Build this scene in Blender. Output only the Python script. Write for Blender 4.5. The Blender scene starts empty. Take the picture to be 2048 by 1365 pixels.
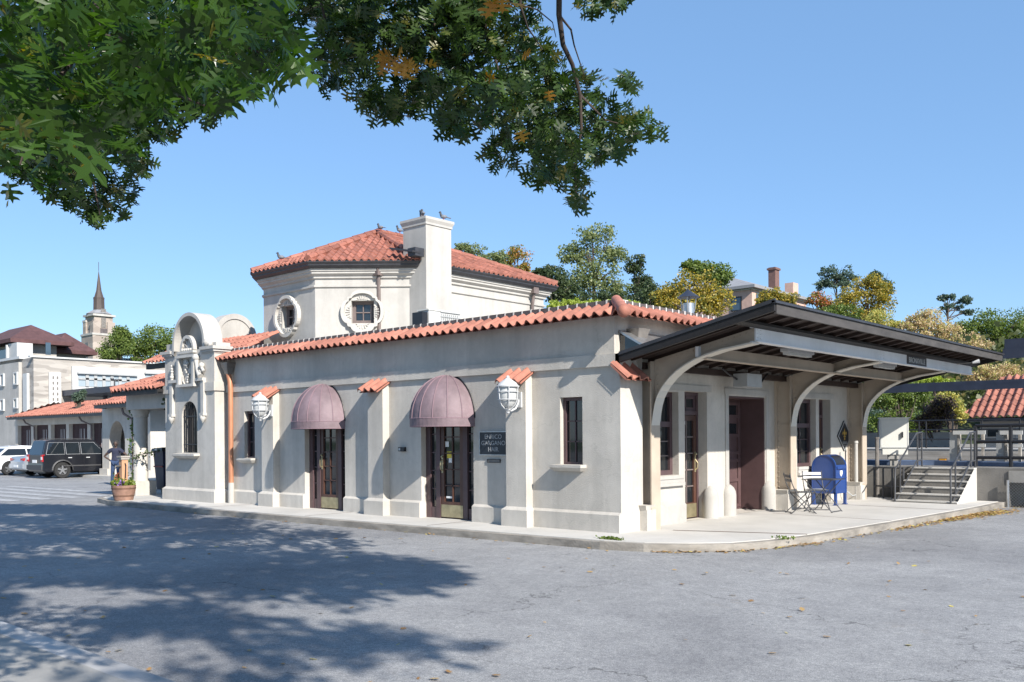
import bpy, bmesh, math, random
import numpy as np
from mathutils import Vector, Matrix, geometry
PI=math.pi; R=math.radians
sc=bpy.context.scene; COL=sc.collection
random.seed(7); RNG=np.random.default_rng(7)
# ------------------------------------------------------------ camera
YAW=.7315; ROLL=.0072; FPX=1829.; HY=873.5
CAM=Vector((8.9664,-12.7406,1.65))
rv=Vector((math.cos(YAW),math.sin(YAW),0)); dv=Vector((-math.sin(YAW),math.cos(YAW),0)); uv=Vector((0,0,1))
ex=rv*math.cos(ROLL)-uv*math.sin(ROLL); ey=rv*math.sin(ROLL)+uv*math.cos(ROLL)
cd=bpy.data.cameras.new('camera'); co=bpy.data.objects.new('camera',cd); COL.objects.link(co)
co.matrix_world=Matrix(((ex.x,ey.x,-dv.x,CAM.x),(ex.y,ey.y,-dv.y,CAM.y),(ex.z,ey.z,-dv.z,CAM.z),(0,0,0,1)))
cd.sensor_width=36; cd.lens=FPX/2048*36; cd.shift_y=(HY-682.5)/2048; cd.clip_start=.1; cd.clip_end=3000
sc.camera=co
def at(px,py,dep):
    "a point seen at photo pixel px,py and at a real distance dep along the view"
    x=px-1024; y=HY-py; c,s=math.cos(ROLL),math.sin(ROLL)
    return CAM+(rv*((x*c+y*s)/FPX)+dv+uv*((-x*s+y*c)/FPX))*dep
def cw(right,dep,z): return Vector((CAM.x,CAM.y,0))+rv*right+dv*dep+uv*z
# ------------------------------------------------------------ light
SUN=Vector((1,-.275,.70)).normalized()
el=math.asin(SUN.z); az=math.atan2(SUN.x,SUN.y)
w=bpy.data.worlds.new('World'); sc.world=w; w.use_nodes=True
nt=w.node_tree; sky=nt.nodes.new('ShaderNodeTexSky'); sky.sky_type='NISHITA'; sky.sun_disc=False
sky.sun_elevation=el; sky.sun_rotation=az; sky.air_density=1.0; sky.dust_density=.15; sky.ozone_density=5; sky.altitude=0
bg=nt.nodes['Background']; bg.inputs[1].default_value=.116; hz_=nt.nodes.new('ShaderNodeMixRGB'); hz_.inputs[0].default_value=.48; hz_.inputs[2].default_value=(1.42,2.72,4.75,1)  # even pale blue of a slightly hazy day
nt.links.new(sky.outputs[0],hz_.inputs[1]); nt.links.new(hz_.outputs[0],bg.inputs[0])
ld=bpy.data.lights.new('sun','SUN'); ld.energy=5.0; ld.angle=R(.53); ld.color=(1,.945,.87)
lo=bpy.data.objects.new('sun',ld); COL.objects.link(lo); lo.rotation_euler=SUN.to_track_quat('Z','Y').to_euler(); lo.location=(30,-10,30)
vs=sc.view_settings; vs.view_transform='Standard'; vs.look='None'; vs.exposure=.74; vs.gamma=1
# ------------------------------------------------------------ mesh helper
class B:
    def __init__(s): s.v=[]; s.f=[]
    def add(s,vs,fs):
        n=len(s.v); s.v+= [tuple(p) for p in vs]; s.f+=[tuple(i+n for i in f) for f in fs]; return s
    def box(s,x0,x1,y0,y1,z0,z1):
        return s.add([(x0,y0,z0),(x1,y0,z0),(x1,y1,z0),(x0,y1,z0),(x0,y0,z1),(x1,y0,z1),(x1,y1,z1),(x0,y1,z1)],
          [(0,3,2,1),(4,5,6,7),(0,1,5,4),(1,2,6,5),(2,3,7,6),(3,0,4,7)])
    def obox(s,a,b,w,h,up=(0,0,1)):
        "bar from a to b, w across, h along up"
        a=Vector(a); b=Vector(b); d=(b-a).normalized(); up=Vector(up); sd=d.cross(up)
        if sd.length<1e-5: sd=d.cross(Vector((1,0,0)))
        sd.normalize(); u=sd.cross(d).normalized()
        P=[p+sd*(i*w/2)+u*(j*h/2) for p in (a,b) for i,j in((-1,-1),(1,-1),(1,1),(-1,1))]
        return s.add(P,[(3,2,1,0),(4,5,6,7),(0,1,5,4),(1,2,6,5),(2,3,7,6),(3,0,4,7)])
    def quad(s,*p): return s.add(p,[tuple(range(len(p)))])
    def tube(s,pts,r,n=8,cap=True):
        pts=[Vector(p) for p in pts]; m=len(pts); rs=r if hasattr(r,'__len__') else [r]*m
        V=[]; pu=None
        for i,p in enumerate(pts):
            t=(pts[min(i+1,m-1)]-pts[max(i-1,0)]).normalized()
            if pu is None:
                pu=t.orthogonal().normalized()
            pu=(pu-t*pu.dot(t)); pu=pu.normalized() if pu.length>1e-6 else t.orthogonal().normalized()
            q=t.cross(pu)
            V+=[p+(pu*math.cos(2*PI*k/n)+q*math.sin(2*PI*k/n))*rs[i] for k in range(n)]
        F=[(i*n+k,i*n+(k+1)%n,(i+1)*n+(k+1)%n,(i+1)*n+k) for i in range(m-1) for k in range(n)]
        if cap: F+=[tuple(range(n))[::-1],tuple((m-1)*n+k for k in range(n))]
        return s.add(V,F)
    def lathe(s,prof,c=(0,0,0),n=16,a0=0,a1=2*PI,sx=1,sy=1):
        full=abs(a1-a0-2*PI)<1e-6; k=n if full else n+1; V=[]
        for r,z in prof:
            for i in range(k):
                a=a0+(a1-a0)*i/n; V.append((c[0]+r*sx*math.cos(a),c[1]+r*sy*math.sin(a),c[2]+z))
        F=[]
        for j in range(len(prof)-1):
            for i in range(n):
                i2=(i+1)%k; F.append((j*k+i,j*k+i2,(j+1)*k+i2,(j+1)*k+i))
        return s.add(V,F)
    def ball(s,c,r,n=12,m=8,sx=1,sy=1,sz=1):
        return s.lathe([(max(1e-4,r*math.sin(PI*j/m)),-r*sz*math.cos(PI*j/m)) for j in range(m+1)],c,n,0,2*PI,sx,sy)
    def sheet(s,outer,holes,fn):
        loops=[[Vector((p[0],p[1],0)) for p in l] for l in [outer]+list(holes)]
        T=geometry.tessellate_polygon(loops); P=[fn(p.x,p.y) for l in loops for p in l]
        return s.add(P,[tuple(t) for t in T])
    def slab(s,outer,holes,fn,fn2):
        "solid plate between two maps of the same 2D outline"
        s.sheet(outer,holes,fn); s.sheet(outer,holes,fn2)
        for l in [outer]+list(holes):
            n=len(l)
            for i in range(n):
                a=l[i]; b=l[(i+1)%n]; s.add([fn(*a),fn(*b),fn2(*b),fn2(*a)],[(0,1,2,3)])
        return s
ORG={}
def obj(name,b,mat,parent=None,smooth=None,local=False,fix=True):
    me=bpy.data.meshes.new(name); v=b.v
    if parent is not None and not local:
        o=ORG.get(parent.name,(0,0,0)); v=[(p[0]-o[0],p[1]-o[1],p[2]-o[2]) for p in v]
    me.from_pydata(v,[],b.f)
    if fix and len(b.f)<60000:
        bm=bmesh.new(); bm.from_mesh(me); bmesh.ops.recalc_face_normals(bm,faces=bm.faces); bm.to_mesh(me); bm.free()
    me.materials.append(mat)
    if smooth is not None:
        me.shade_smooth(); me.set_sharp_from_angle(angle=R(smooth))
    ob=bpy.data.objects.new(name,me); COL.objects.link(ob)
    if parent is not None: ob.parent=parent; ORG[ob.name]=ORG.get(parent.name,(0,0,0))
    return ob
def tag(o,label=None,cat=None,group=None,kind=None):
    for k,vv in(('label',label),('category',cat),('group',group),('kind',kind)):
        if vv: o[k]=vv
    return o
def thing(name,label,cat,loc=(0,0,0),rotz=0,group=None):
    o=bpy.data.objects.new(name,None); COL.objects.link(o); o.location=loc; o.rotation_euler=(0,0,rotz); o.empty_display_size=.2
    ORG[o.name]=tuple(loc); return tag(o,label,cat,group)
def struct(name,b,mat,smooth=None): return tag(obj(name,b,mat,None,smooth),kind='structure')
def copy_tree(o,parent=None):
    c=o.copy(); COL.objects.link(c)
    if parent is not None: c.parent=parent
    for ch in list(o.children): copy_tree(ch,c)
    return c
# ------------------------------------------------------------ materials
def mat(name,col,rough=.7,var=0.,vscale=1.5,bump=0.,bscale=60.,metal=0.,spec=.5,island=0.,col2=None,emit=None,stretch=None,coat=0,streak=0):
    m=bpy.data.materials.new(name); m.use_nodes=True; N=m.node_tree.nodes; L=m.node_tree.links; p=N['Principled BSDF']
    p.inputs['Base Color'].default_value=(*col,1); p.inputs['Roughness'].default_value=rough; p.inputs['Metallic'].default_value=metal
    p.inputs['Specular IOR Level'].default_value=spec
    if coat: p.inputs['Coat Weight'].default_value=coat; p.inputs['Coat Roughness'].default_value=.08
    g=N.new('ShaderNodeNewGeometry'); tc=N.new('ShaderNodeTexCoord')
    def vec(scl):
        mp=N.new('ShaderNodeMapping'); L.new(tc.outputs['Object'],mp.inputs[0]); mp.inputs['Scale'].default_value=scl; return mp.outputs[0]
    if var or col2:
        n=N.new('ShaderNodeTexNoise'); n.inputs['Scale'].default_value=vscale; n.inputs['Detail'].default_value=7; n.inputs['Roughness'].default_value=.62
        L.new(vec(stretch or (1,1,1)),n.inputs['Vector'])
        r=N.new('ShaderNodeValToRGB'); L.new(n.outputs['Fac'],r.inputs[0])
        c2=col2 or tuple(max(0,c*(1-var)) for c in col); c1=col if col2 else tuple(min(1,c*(1+var*.6)) for c in col)
        r.color_ramp.elements[0].position=.35; r.color_ramp.elements[1].position=.68
        r.color_ramp.elements[0].color=(*c2,1); r.color_ramp.elements[1].color=(*c1,1); out=r.outputs[0]
    else:
        rgb=N.new('ShaderNodeRGB'); rgb.outputs[0].default_value=(*col,1); out=rgb.outputs[0]
    if island:
        h=N.new('ShaderNodeHueSaturation'); mr=N.new('ShaderNodeMapRange'); L.new(g.outputs['Random Per Island'],mr.inputs[0])
        mr.inputs[3].default_value=1-island; mr.inputs[4].default_value=1+island; L.new(mr.outputs[0],h.inputs['Value']); L.new(out,h.inputs['Color']); out=h.outputs[0]
    if streak:
        for sc3,amt,lo_,hi_ in(((3.2,3.2,.16),streak,.42,.72),((.55,.55,.8),streak*.9,.38,.6),((9,9,6),streak*.35,.4,.6)):
            ns_=N.new('ShaderNodeTexNoise'); ns_.inputs['Scale'].default_value=1; ns_.inputs['Detail'].default_value=6; ns_.inputs['Roughness'].default_value=.6; L.new(vec(sc3),ns_.inputs['Vector'])
            rs=N.new('ShaderNodeMapRange'); L.new(ns_.outputs['Fac'],rs.inputs[0]); rs.inputs[1].default_value=lo_; rs.inputs[2].default_value=hi_; rs.inputs[3].default_value=1; rs.inputs[4].default_value=1-amt
            mm=N.new('ShaderNodeMixRGB'); mm.blend_type='MULTIPLY'; mm.inputs[0].default_value=1; L.new(out,mm.inputs[1]); L.new(rs.outputs[0],mm.inputs[2]); out=mm.outputs[0]
    if streak:
        nz_=N.new('ShaderNodeTexNoise'); nz_.inputs['Scale'].default_value=1.6; nz_.inputs['Detail'].default_value=5; va=N.new('ShaderNodeVectorMath'); va.operation='ADD'; L.new(nz_.outputs['Color'],va.inputs[0]); L.new(vec((1,1,1)),va.inputs[1]); L.new(vec((1,1,1)),nz_.inputs['Vector'])
        vc=N.new('ShaderNodeTexVoronoi'); vc.feature='DISTANCE_TO_EDGE'; vc.inputs['Scale'].default_value=.55; L.new(va.outputs[0],vc.inputs['Vector'])
        rc=N.new('ShaderNodeMapRange'); L.new(vc.outputs['Distance'],rc.inputs[0]); rc.inputs[1].default_value=0; rc.inputs[2].default_value=.006; rc.inputs[3].default_value=1-streak*.7; rc.inputs[4].default_value=1
        mc=N.new('ShaderNodeMixRGB'); mc.blend_type='MULTIPLY'; mc.inputs[0].default_value=1; L.new(out,mc.inputs[1]); L.new(rc.outputs[0],mc.inputs[2]); out=mc.outputs[0]
    L.new(out,p.inputs['Base Color'])
    if bump:
        n2=N.new('ShaderNodeTexNoise'); n2.inputs['Scale'].default_value=bscale; n2.inputs['Detail'].default_value=5; L.new(vec((1,1,1)),n2.inputs['Vector'])
        bp=N.new('ShaderNodeBump'); bp.inputs['Strength'].default_value=bump; bp.inputs['Distance'].default_value=.02; L.new(n2.outputs['Fac'],bp.inputs['Height']); L.new(bp.outputs[0],p.inputs['Normal'])
    if emit: p.inputs['Emission Color'].default_value=(*col,1); p.inputs['Emission Strength'].default_value=emit
    return m
def leafmat(name,c1,c2,c3=None,amt=.12,trans=.35,rough=.45):
    m=bpy.data.materials.new(name); m.use_nodes=True; N=m.node_tree.nodes; L=m.node_tree.links; p=N['Principled BSDF']; o=N['Material Output']
    g=N.new('ShaderNodeNewGeometry'); r=N.new('ShaderNodeValToRGB'); L.new(g.outputs['Random Per Island'],r.inputs[0])
    e=r.color_ramp.elements; e[0].color=(*c1,1); e[1].color=(*c2,1); e[1].position=1-amt if c3 else 1
    if c3:
        e[1].position=max(.05,1-amt-.03); x=e.new(1-amt); x.color=(*c3,1)
    p.inputs['Roughness'].default_value=rough; p.inputs['Specular IOR Level'].default_value=.35
    tr=N.new('ShaderNodeBsdfTranslucent'); mx=N.new('ShaderNodeMixShader'); mx.inputs[0].default_value=trans
    hs=N.new('ShaderNodeHueSaturation'); hs.inputs['Value'].default_value=1.5; hs.inputs['Saturation'].default_value=1.15
    L.new(r.outputs[0],p.inputs['Base Color']); L.new(r.outputs[0],hs.inputs['Color']); L.new(hs.outputs[0],tr.inputs[0])
    L.new(p.outputs[0],mx.inputs[1]); L.new(tr.outputs[0],mx.inputs[2]); L.new(mx.outputs[0],o.inputs[0]); return m
M={}
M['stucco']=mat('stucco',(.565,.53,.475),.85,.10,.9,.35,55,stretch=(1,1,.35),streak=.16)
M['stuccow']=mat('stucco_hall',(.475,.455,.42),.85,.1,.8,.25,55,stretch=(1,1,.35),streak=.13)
M['plaster']=mat('plaster_ornament',(.47,.45,.415),.8,.1,4,.2,60)
M['beige']=mat('beige_steel',(.43,.36,.285),.6,.12,2,.1,30)
M['beamw']=mat('beam_paint',(.74,.75,.76),.5,.1,2,.05,30)
M['tile']=mat('clay_tile',(.300,.114,.078),.75,.25,6,.15,60,island=.28)
M['tile2']=mat('clay_tile_bright',(.355,.142,.099),.75,.22,6,.15,60,island=.22)
M['slate']=mat('coping_slate',(.10,.085,.085),.7,.3,3,.2,40)
M['mortar']=mat('mortar',(.6,.58,.55),.9)
M['gutter']=mat('dark_gutter',(.035,.035,.04),.45,.3,4)
M['darkwood']=mat('dark_wood',(.012,.010,.0095),.65,.35,6,.2,30)
M['roofwood']=mat('soffit_wood',(.032,.017,.012),.7,.3,5)
M['maroon']=mat('maroon_paint',(.085,.052,.055),.5,.15,4)
M['maroondoor']=mat('maroon_door',(.095,.055,.055),.55,.15,4)
M['woodred']=mat('stained_wood',(.075,.033,.022),.45,.3,8,stretch=(1,1,.2))
M['brass']=mat('brass',(.42,.36,.22),.4,.25,6,metal=.7)
M['glass']=mat('window_glass',(.012,.015,.018),.04,spec=.9)
M['paper']=mat('paper',(.75,.75,.74),.8)
M['metalw']=mat('white_metal',(.50,.51,.52),.4,.06,4)
M['frost']=mat('frosted_glass',(.50,.51,.505),.25,.1,8)
M['awning']=mat('mauve_canvas',(.215,.155,.172),.65,.25,2.2,.6,7,streak=.12)
M['copper']=mat('copper_pipe',(.50,.22,.12),.5,.3,3,metal=.25,stretch=(1,1,.3))
M['lead']=mat('lead_grey',(.22,.20,.18),.5,.3,5,metal=.3)
M['brownpipe']=mat('brown_pipe',(.16,.125,.115),.5,.2,4)
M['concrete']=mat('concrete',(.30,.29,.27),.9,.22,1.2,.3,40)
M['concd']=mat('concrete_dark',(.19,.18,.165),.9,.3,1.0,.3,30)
M['black']=mat('black_paint',(.015,.015,.018),.4,.2,5)
M['railgrey']=mat('rail_paint',(.06,.062,.068),.4,.3,6)
M['navy']=mat('navy_enamel',(.018,.055,.21),.35,.1,4,coat=.3)
M['steel']=mat('galvanised',(.45,.46,.47),.35,.2,8,metal=.8)
M['dkblue']=mat('dark_blue_steel',(.028,.033,.052),.45,.25,3)
M['white']=mat('white_paint',(.52,.52,.505),.5,.06,3)
M['cabinet']=mat('cabinet_paint',(.62,.61,.56),.45,.06,2)
M['wood']=mat('weathered_wood',(.36,.33,.29),.85,.3,3,.2,30,stretch=(.3,.3,4))
M['woodb']=mat('pump_wood',(.50,.28,.16),.7,.25,6,stretch=(1,1,.2))
M['barrel']=mat('barrel_wood',(.27,.155,.11),.7,.3,6,.2,40)
M['bark']=mat('bark',(.09,.07,.055),.9,.4,6,.6,25)
M['twig']=mat('twig',(.05,.036,.028),.9,.3,6)
M['soil']=mat('soil',(.05,.035,.025),.95,.3,8)
M['signblk']=mat('sign_black',(.012,.016,.024),.35)
M['signtxt']=mat('sign_letter',(.30,.31,.32),.4)
M['gold']=mat('gold_paint',(.42,.26,.05),.4)
M['greybox']=mat('grey_box',(.36,.37,.37),.5,.1,4)
M['rust']=mat('rust_joint',(.14,.075,.05),.95,.4,3)
# ------------------------------------------------------------ ground
def asphalt():
    m=bpy.data.materials.new('asphalt'); m.use_nodes=True; N=m.node_tree.nodes; L=m.node_tree.links; p=N['Principled BSDF']
    tc=N.new('ShaderNodeTexCoord'); p.inputs['Roughness'].default_value=.88; p.inputs['Specular IOR Level'].default_value=.3
    def noise(s,d=6,r=.6,src=None):
        n=N.new('ShaderNodeTexNoise'); n.inputs['Scale'].default_value=s; n.inputs['Detail'].default_value=d; n.inputs['Roughness'].default_value=r
        L.new(src or tc.outputs['Object'],n.inputs['Vector']); return n
    def ramp(i,stops):
        r=N.new('ShaderNodeValToRGB'); L.new(i,r.inputs[0])
        while len(r.color_ramp.elements)<len(stops): r.color_ramp.elements.new(.5)
        for e,(q,c) in zip(r.color_ramp.elements,stops): e.position=q; e.color=(*c,1) if len(c)==3 else c
        return r.outputs[0]
    def mix(a,b,f,mode='MULTIPLY'):
        x=N.new('ShaderNodeMixRGB'); x.blend_type=mode
        if isinstance(f,float): x.inputs[0].default_value=f
        else: L.new(f,x.inputs[0])
        L.new(a,x.inputs[1]); L.new(b,x.inputs[2]); return x.outputs[0]
    big=ramp(noise(.35).outputs[0],[(.3,(.225,.226,.232)),(.7,(.285,.286,.292))])
    mid=ramp(noise(3.2,8,.7).outputs[0],[(.3,(.82,.82,.82)),(.7,(1.1,1.1,1.08))])
    fine=ramp(noise(85,3,.7).outputs[0],[(.30,(.45,.45,.46)),(.5,(1,1,1)),(.66,(1.65,1.62,1.55))])
    c=mix(big,mid,1.0); c=mix(c,fine,.8)
    grit=ramp(noise(26,4,.75).outputs[0],[(.34,(.72,.72,.73)),(.5,(1,1,1)),(.68,(1.3,1.29,1.25))]); c=mix(c,grit,.85)
    pat=ramp(noise(.16,3,.5).outputs[0],[(.44,(.86,.86,.87)),(.50,(1,1,1))]); c=mix(c,pat,1.0)
    tan=ramp(noise(.9,5,.55).outputs[0],[(.60,(0,0,0)),(.75,(1,1,1))]); t=N.new('ShaderNodeRGB'); t.outputs[0].default_value=(.30,.25,.19,1)
    c=mix(c,t.outputs[0],mix(tan,ramp(noise(9).outputs[0],[(.5,(0,0,0)),(.7,(.45,.45,.45))]),1.0),'MIX')
    # cracks: warped cell borders, broken up
    wv=N.new('ShaderNodeVectorMath'); wv.operation='ADD'; sc_=N.new('ShaderNodeVectorMath'); sc_.operation='SCALE'; sc_.inputs['Scale'].default_value=1.4
    L.new(noise(.8,6,.65).outputs['Color'],sc_.inputs[0]); L.new(sc_.outputs[0],wv.inputs[0]); L.new(tc.outputs['Object'],wv.inputs[1])
    vo=N.new('ShaderNodeTexVoronoi'); vo.feature='DISTANCE_TO_EDGE'; vo.inputs['Scale'].default_value=.22; L.new(wv.outputs[0],vo.inputs['Vector'])
    cr=ramp(vo.outputs['Distance'],[(.0,(1,1,1)),(.0028,(0,0,0))]); br=ramp(noise(.5).outputs[0],[(.47,(0,0,0)),(.55,(.8,.8,.8))])
    dk=N.new('ShaderNodeRGB'); dk.outputs[0].default_value=(.05,.05,.05,1)
    c=mix(c,dk.outputs[0],mix(cr,br,1.0),'MIX')
    L.new(c,p.inputs['Base Color'])
    b=N.new('ShaderNodeBump'); b.inputs['Strength'].default_value=.5; b.inputs['Distance'].default_value=.008; L.new(noise(70,4).outputs[0],b.inputs['Height']); L.new(b.outputs[0],p.inputs['Normal'])
    return m
M['asphalt']=asphalt()
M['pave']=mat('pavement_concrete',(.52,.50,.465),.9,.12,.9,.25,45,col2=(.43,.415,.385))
M['kerb']=mat('kerb_concrete',(.285,.26,.225),.9,.4,1.6,.4,30,stretch=(1,1,3))
M['kerbl']=mat('kerb_light',(.42,.41,.40),.9,.25,1.6,.3,30)
M['paint']=mat('road_paint',(.36,.36,.36),.8,.3,5)
M['grass']=mat('rough_grass',(.07,.10,.03),.95,.5,.6)
struct('ground',B().box(-700,700,-300,900,-1.2,-.35),M['grass'])
struct('road',B().quad((-95,-70,-.13),(90,-70,-.13),(90,60,-.13),(-95,60,-.13)),M['asphalt'])
PAVE=[(-15.7,-1.5),(-11.76,-1.47),(-6,-1.28),(-2,-1.13),(.4,-1.04),(1.05,-.86),(1.6,-.5),(2.05,-.05),(2.32,.7),(2.5,1.8),(2.72,5),(2.92,8.6),(2.95,9.9),(2.95,11.5),(-19,11.5),(-19.2,2),(-18.3,-.2),(-17,-1.2)]
def off(poly,d):
    n=len(poly); out=[]
    for i in range(n):
        a,b,c=Vector(poly[i-1]),Vector(poly[i]),Vector(poly[(i+1)%n])
        n1=(b-a).normalized(); n2=(c-b).normalized(); m=(Vector((n1.y,-n1.x))+Vector((n2.y,-n2.x))); m=m/max(.3,m.length_squared)*2
        out.append(tuple(b+m*d))
    return out
zt=lambda z:(lambda x,y:(x,y,z))
K=off(PAVE,.14)
struct('pavement',B().slab(PAVE,[],zt(0),zt(-.3)),M['pave'])
struct('kerb',B().slab(K,[PAVE],zt(-.012),zt(-.3)),M['kerb'])
b=B()
for a,c,wd in (((.42,.95),(2.5,1.75),.03),((.2,5.2),(2.72,5.0),.012),((.2,8.4),(2.9,8.2),.018),((-3.6,-.05),(-3.62,-1.12),.012),((-7.2,-.05),(-7.22,-1.28),.012),((-11.2,-.05),(-11.22,-1.45),.015)):
    d=Vector((c[0]-a[0],c[1]-a[1])).normalized(); n=Vector((-d.y,d.x))*wd
    b.quad((a[0]-n.x,a[1]-n.y,.004),(c[0]-n.x,c[1]-n.y,.004),(c[0]+n.x,c[1]+n.y,.004),(a[0]+n.x,a[1]+n.y,.004))
struct('pavement_joints',b,M['rust'])
struct('near_sidewalk',B().box(-40,60,-30,-9.86,-.3,0),M['concrete'])
struct('near_kerb',B().box(-40,60,-9.86,-9.64,-.3,-.006),M['kerbl'])
b=B()
for y in (-3.1,-2.2,-1.3,-.4,.5): b.quad((-29,y-.22,-.124),(-19.6,y-.22+.5,-.124),(-19.6,y+.22+.5,-.124),(-29,y+.22,-.124))
struct('road_markings',b,M['paint'])
# far pavement beside the arcade, with a low kerb
struct('far_pavement',B().box(-60,-23,5.9,14,-.3,-.02).box(-60,-35.6,9.4,14,-.019,.02),M['pave'])
# ------------------------------------------------------------ clay tiles
def prof(f,h):
    return h*math.sin(PI*f/.64) if f<.64 else -.22*h*math.sin(PI*(f-.64)/.36)
def tiles(b,p0,e,u,L,ext,w=.29,h=.085,course=.42,ns=8,lift=.022,rim=.03):
    "clay barrel tiles over a roof face: p0 eave start, e along eave, u up slope, ext(x)->(t0,t1)"
    p0=Vector(p0); e=Vector(e).normalized(); u=Vector(u).normalized(); n=e.cross(u).normalized()
    if n.z<0: n=-n
    nb=max(1,round(L/w)); w=L/nb; rr=random.Random(int(L*100)+nb)
    for t in range(nb):
        X=[(t+i/ns)*w for i in range(ns+1)]; E=[ext(x) for x in X]; H=[prof(i/ns if i<ns else 0,h) for i in range(ns+1)]
        lo=min(q[0] for q in E); hi=max(q[1] for q in E); k=math.floor(lo/course)
        while k*course<hi:
            jl=rr.uniform(-.004,.006); js=rr.uniform(-.012,.012); V=[]; ok=[]
            for x,(t0,t1),hh in zip(X,E,H):
                c0,c1=max(t0,k*course+js),min(t1,(k+1)*course+.02); ok.append(c1>c0+1e-4); c1=max(c0,c1) if c1>c0 else c0
                g=lambda tt: p0+e*x+u*tt+n*(hh+jl+lift*(1-(tt-k*course)/course))
                q0=g(c0); V+= [q0,g(c1),q0-n*rim]
            F=[]
            for i in range(ns):
                if ok[i] or ok[i+1]: F+=[(3*i,3*i+3,3*i+4,3*i+1),(3*i,3*i+2,3*i+5,3*i+3)]
            if F: b.add(V,F)
            k+=1
def caps(b,a,c,r=.11,seg=.45,n=8):
    a=Vector(a); c=Vector(c); k=max(1,round((c-a).length/seg))
    for i in range(k):
        b.tube([a.lerp(c,i/k),a.lerp(c,(i+1.08)/k)],[r*1.08,r*.9],n,True)
# ------------------------------------------------------------ station building
FX=lambda y:(lambda x,z:(x,y,z))       # map onto a wall facing -y
GX=lambda x:(lambda y,z:(x,y,z))       # map onto a wall facing +x
st=thing('station_building','cream stucco railway station with red clay tile eaves and a chamfered upper hall','station',(-6,3,0))
WX0,WX1=-12.4,-.12
rect=lambda a,b_,c,d_:[(a,c),(b_,c),(b_,d_),(a,d_)]
W1=(-11.6,-11.13,1.14,2.34); W2=(-1.31,-.81,1.13,2.34)
D1=(-9.02,-7.50,-.1,2.15); D2=(-4.98,-3.48,-.1,2.15)
b=B(); b.sheet(rect(WX0,0,-.3,2.62)+[] ,[rect(*q) for q in (W1,W2)]+[rect(q[0],q[1],-.29,q[3]) for q in(D1,D2)],FX(0))
b.sheet(rect(WX0,WX1,2.62,3.86),[],FX(0))
for q in (W1,W2,D1,D2):
    d=.15 if q in (W1,W2) else .2; x0,x1,z0,z1=q; z0=max(z0,-.05)
    b.quad((x0,0,z0),(x0,d,z0),(x0,d,z1),(x0,0,z1)); b.quad((x1,0,z0),(x1,d,z0),(x1,d,z1),(x1,0,z1)); b.quad((x0,0,z1),(x1,0,z1),(x1,d,z1),(x0,d,z1))
    if q in (W1,W2): b.quad((x0,0,z0),(x1,0,z0),(x1,d,z0),(x0,d,z0))
# right-hand wall: upper part, buttress and the recessed wall under the canopy
b.quad((WX1,0,2.5),(WX1,.45,2.5),(WX1,.45,3.86),(WX1,0,3.86)); b.quad((WX1,.45,2.95),(WX1,11,2.95),(WX1,11,3.86),(WX1,.45,3.86))
b.quad((0,0,-.3),(0,.66,-.3),(0,.66,2.62),(0,0,2.62)); b.quad((0,.66,-.3),(-.5,.66,-.3),(-.5,.66,3.3),(0,.66,3.3)); b.quad((0,0,2.62),(0,.66,2.62),(WX1,.66,2.95),(WX1,0,2.95)); b.quad((0,0,2.62),(WX1,0,2.62),(WX1,0,2.95)); b.quad((0,.66,2.62),(WX1,.66,2.62),(WX1,.66,2.95))
HX=-.28
RW=(1.30,2.30,.90,2.47); RD=(2.52,3.36,-.1,2.50); RF=(4.23,5.86,-.1,2.46); RW2=(7.45,8.50,.88,2.49); RD2=(8.68,9.36,-.1,2.50)
b.sheet(rect(.6,11.0,-.3,3.0),[rect(q[0],q[1],max(q[2],-.29),q[3]) for q in(RW,RD,RF,RW2,RD2)],GX(HX))
for q,d in ((RW,.2),(RD,.26),(RF,.62),(RW2,.2),(RD2,.26)):
    y0,y1,z0,z1=q; xx=HX-d
    b.quad((HX,y0,z0),(xx,y0,z0),(xx,y0,z1),(HX,y0,z1)); b.quad((HX,y1,z0),(xx,y1,z0),(xx,y1,z1),(HX,y1,z1)); b.quad((HX,y0,z1),(HX,y1,z1),(xx,y1,z1),(xx,y0,z1)); b.quad((HX,y0,max(z0,.004)),(HX,y1,max(z0,.004)),(xx,y1,max(z0,.004)),(xx,y0,max(z0,.004)))
b.quad((HX,11,-.3),(-12.4,11,-.3),(-12.4,11,3.86),(HX,11,3.86)); b.quad((WX1,10.98,2.95),(HX,10.98,2.95),(HX,10.98,3.86),(WX1,10.98,3.86))
b.quad((-12.4,.3,3.80),(-.3,.3,3.80),(-.3,11,3.83),(-12.4,11,3.83))
wall=obj('wall',b,M['stucco'],st)
# string course and plinth
b=B().box(-12.38,-.07,-.05,.1,2.84,3.045); b.box(-.13,-.07,-.048,.45,2.842,3.043)
obj('string_course',b,M['stucco'],wall)
b=B()
def plinth(x0,x1,y,d=.06,h=.30):
    b.add([(x0,y-d,-.14),(x1,y-d,-.14),(x1,y-d,h),(x0,y-d,h),(x0,y+.001,h+.045),(x1,y+.001,h+.045),(x0,y,-.14),(x1,y,-.14)],[(0,1,2,3),(3,2,5,4),(0,3,4,6),(1,7,5,2)])
PIL=[(-2.46,-1.97),(-6.47,-5.98),(-10.54,-10.05)]
xs=[-12.38,D1[0],D1[1],D2[0],D2[1],0.0]
for a,c in((-12.38,-9.02),(-7.5,-4.98),(-3.48,0.0)): plinth(a,c,0)
for a,c in PIL:
    b.add([(a-.07,-.25,-.14),(c+.07,-.25,-.14),(c+.07,-.25,.30),(a-.07,-.25,.30),(a,-.18,.36),(c,-.18,.36),(a-.07,-.02,-.14),(c+.07,-.02,-.14),(a-.07,-.02,.30),(c+.07,-.02,.30),(a,-.02,.36),(c,-.02,.36)],
      [(0,1,2,3),(3,2,5,4),(0,3,8,6),(1,7,9,2),(3,4,10,8),(2,9,11,5)])
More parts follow.
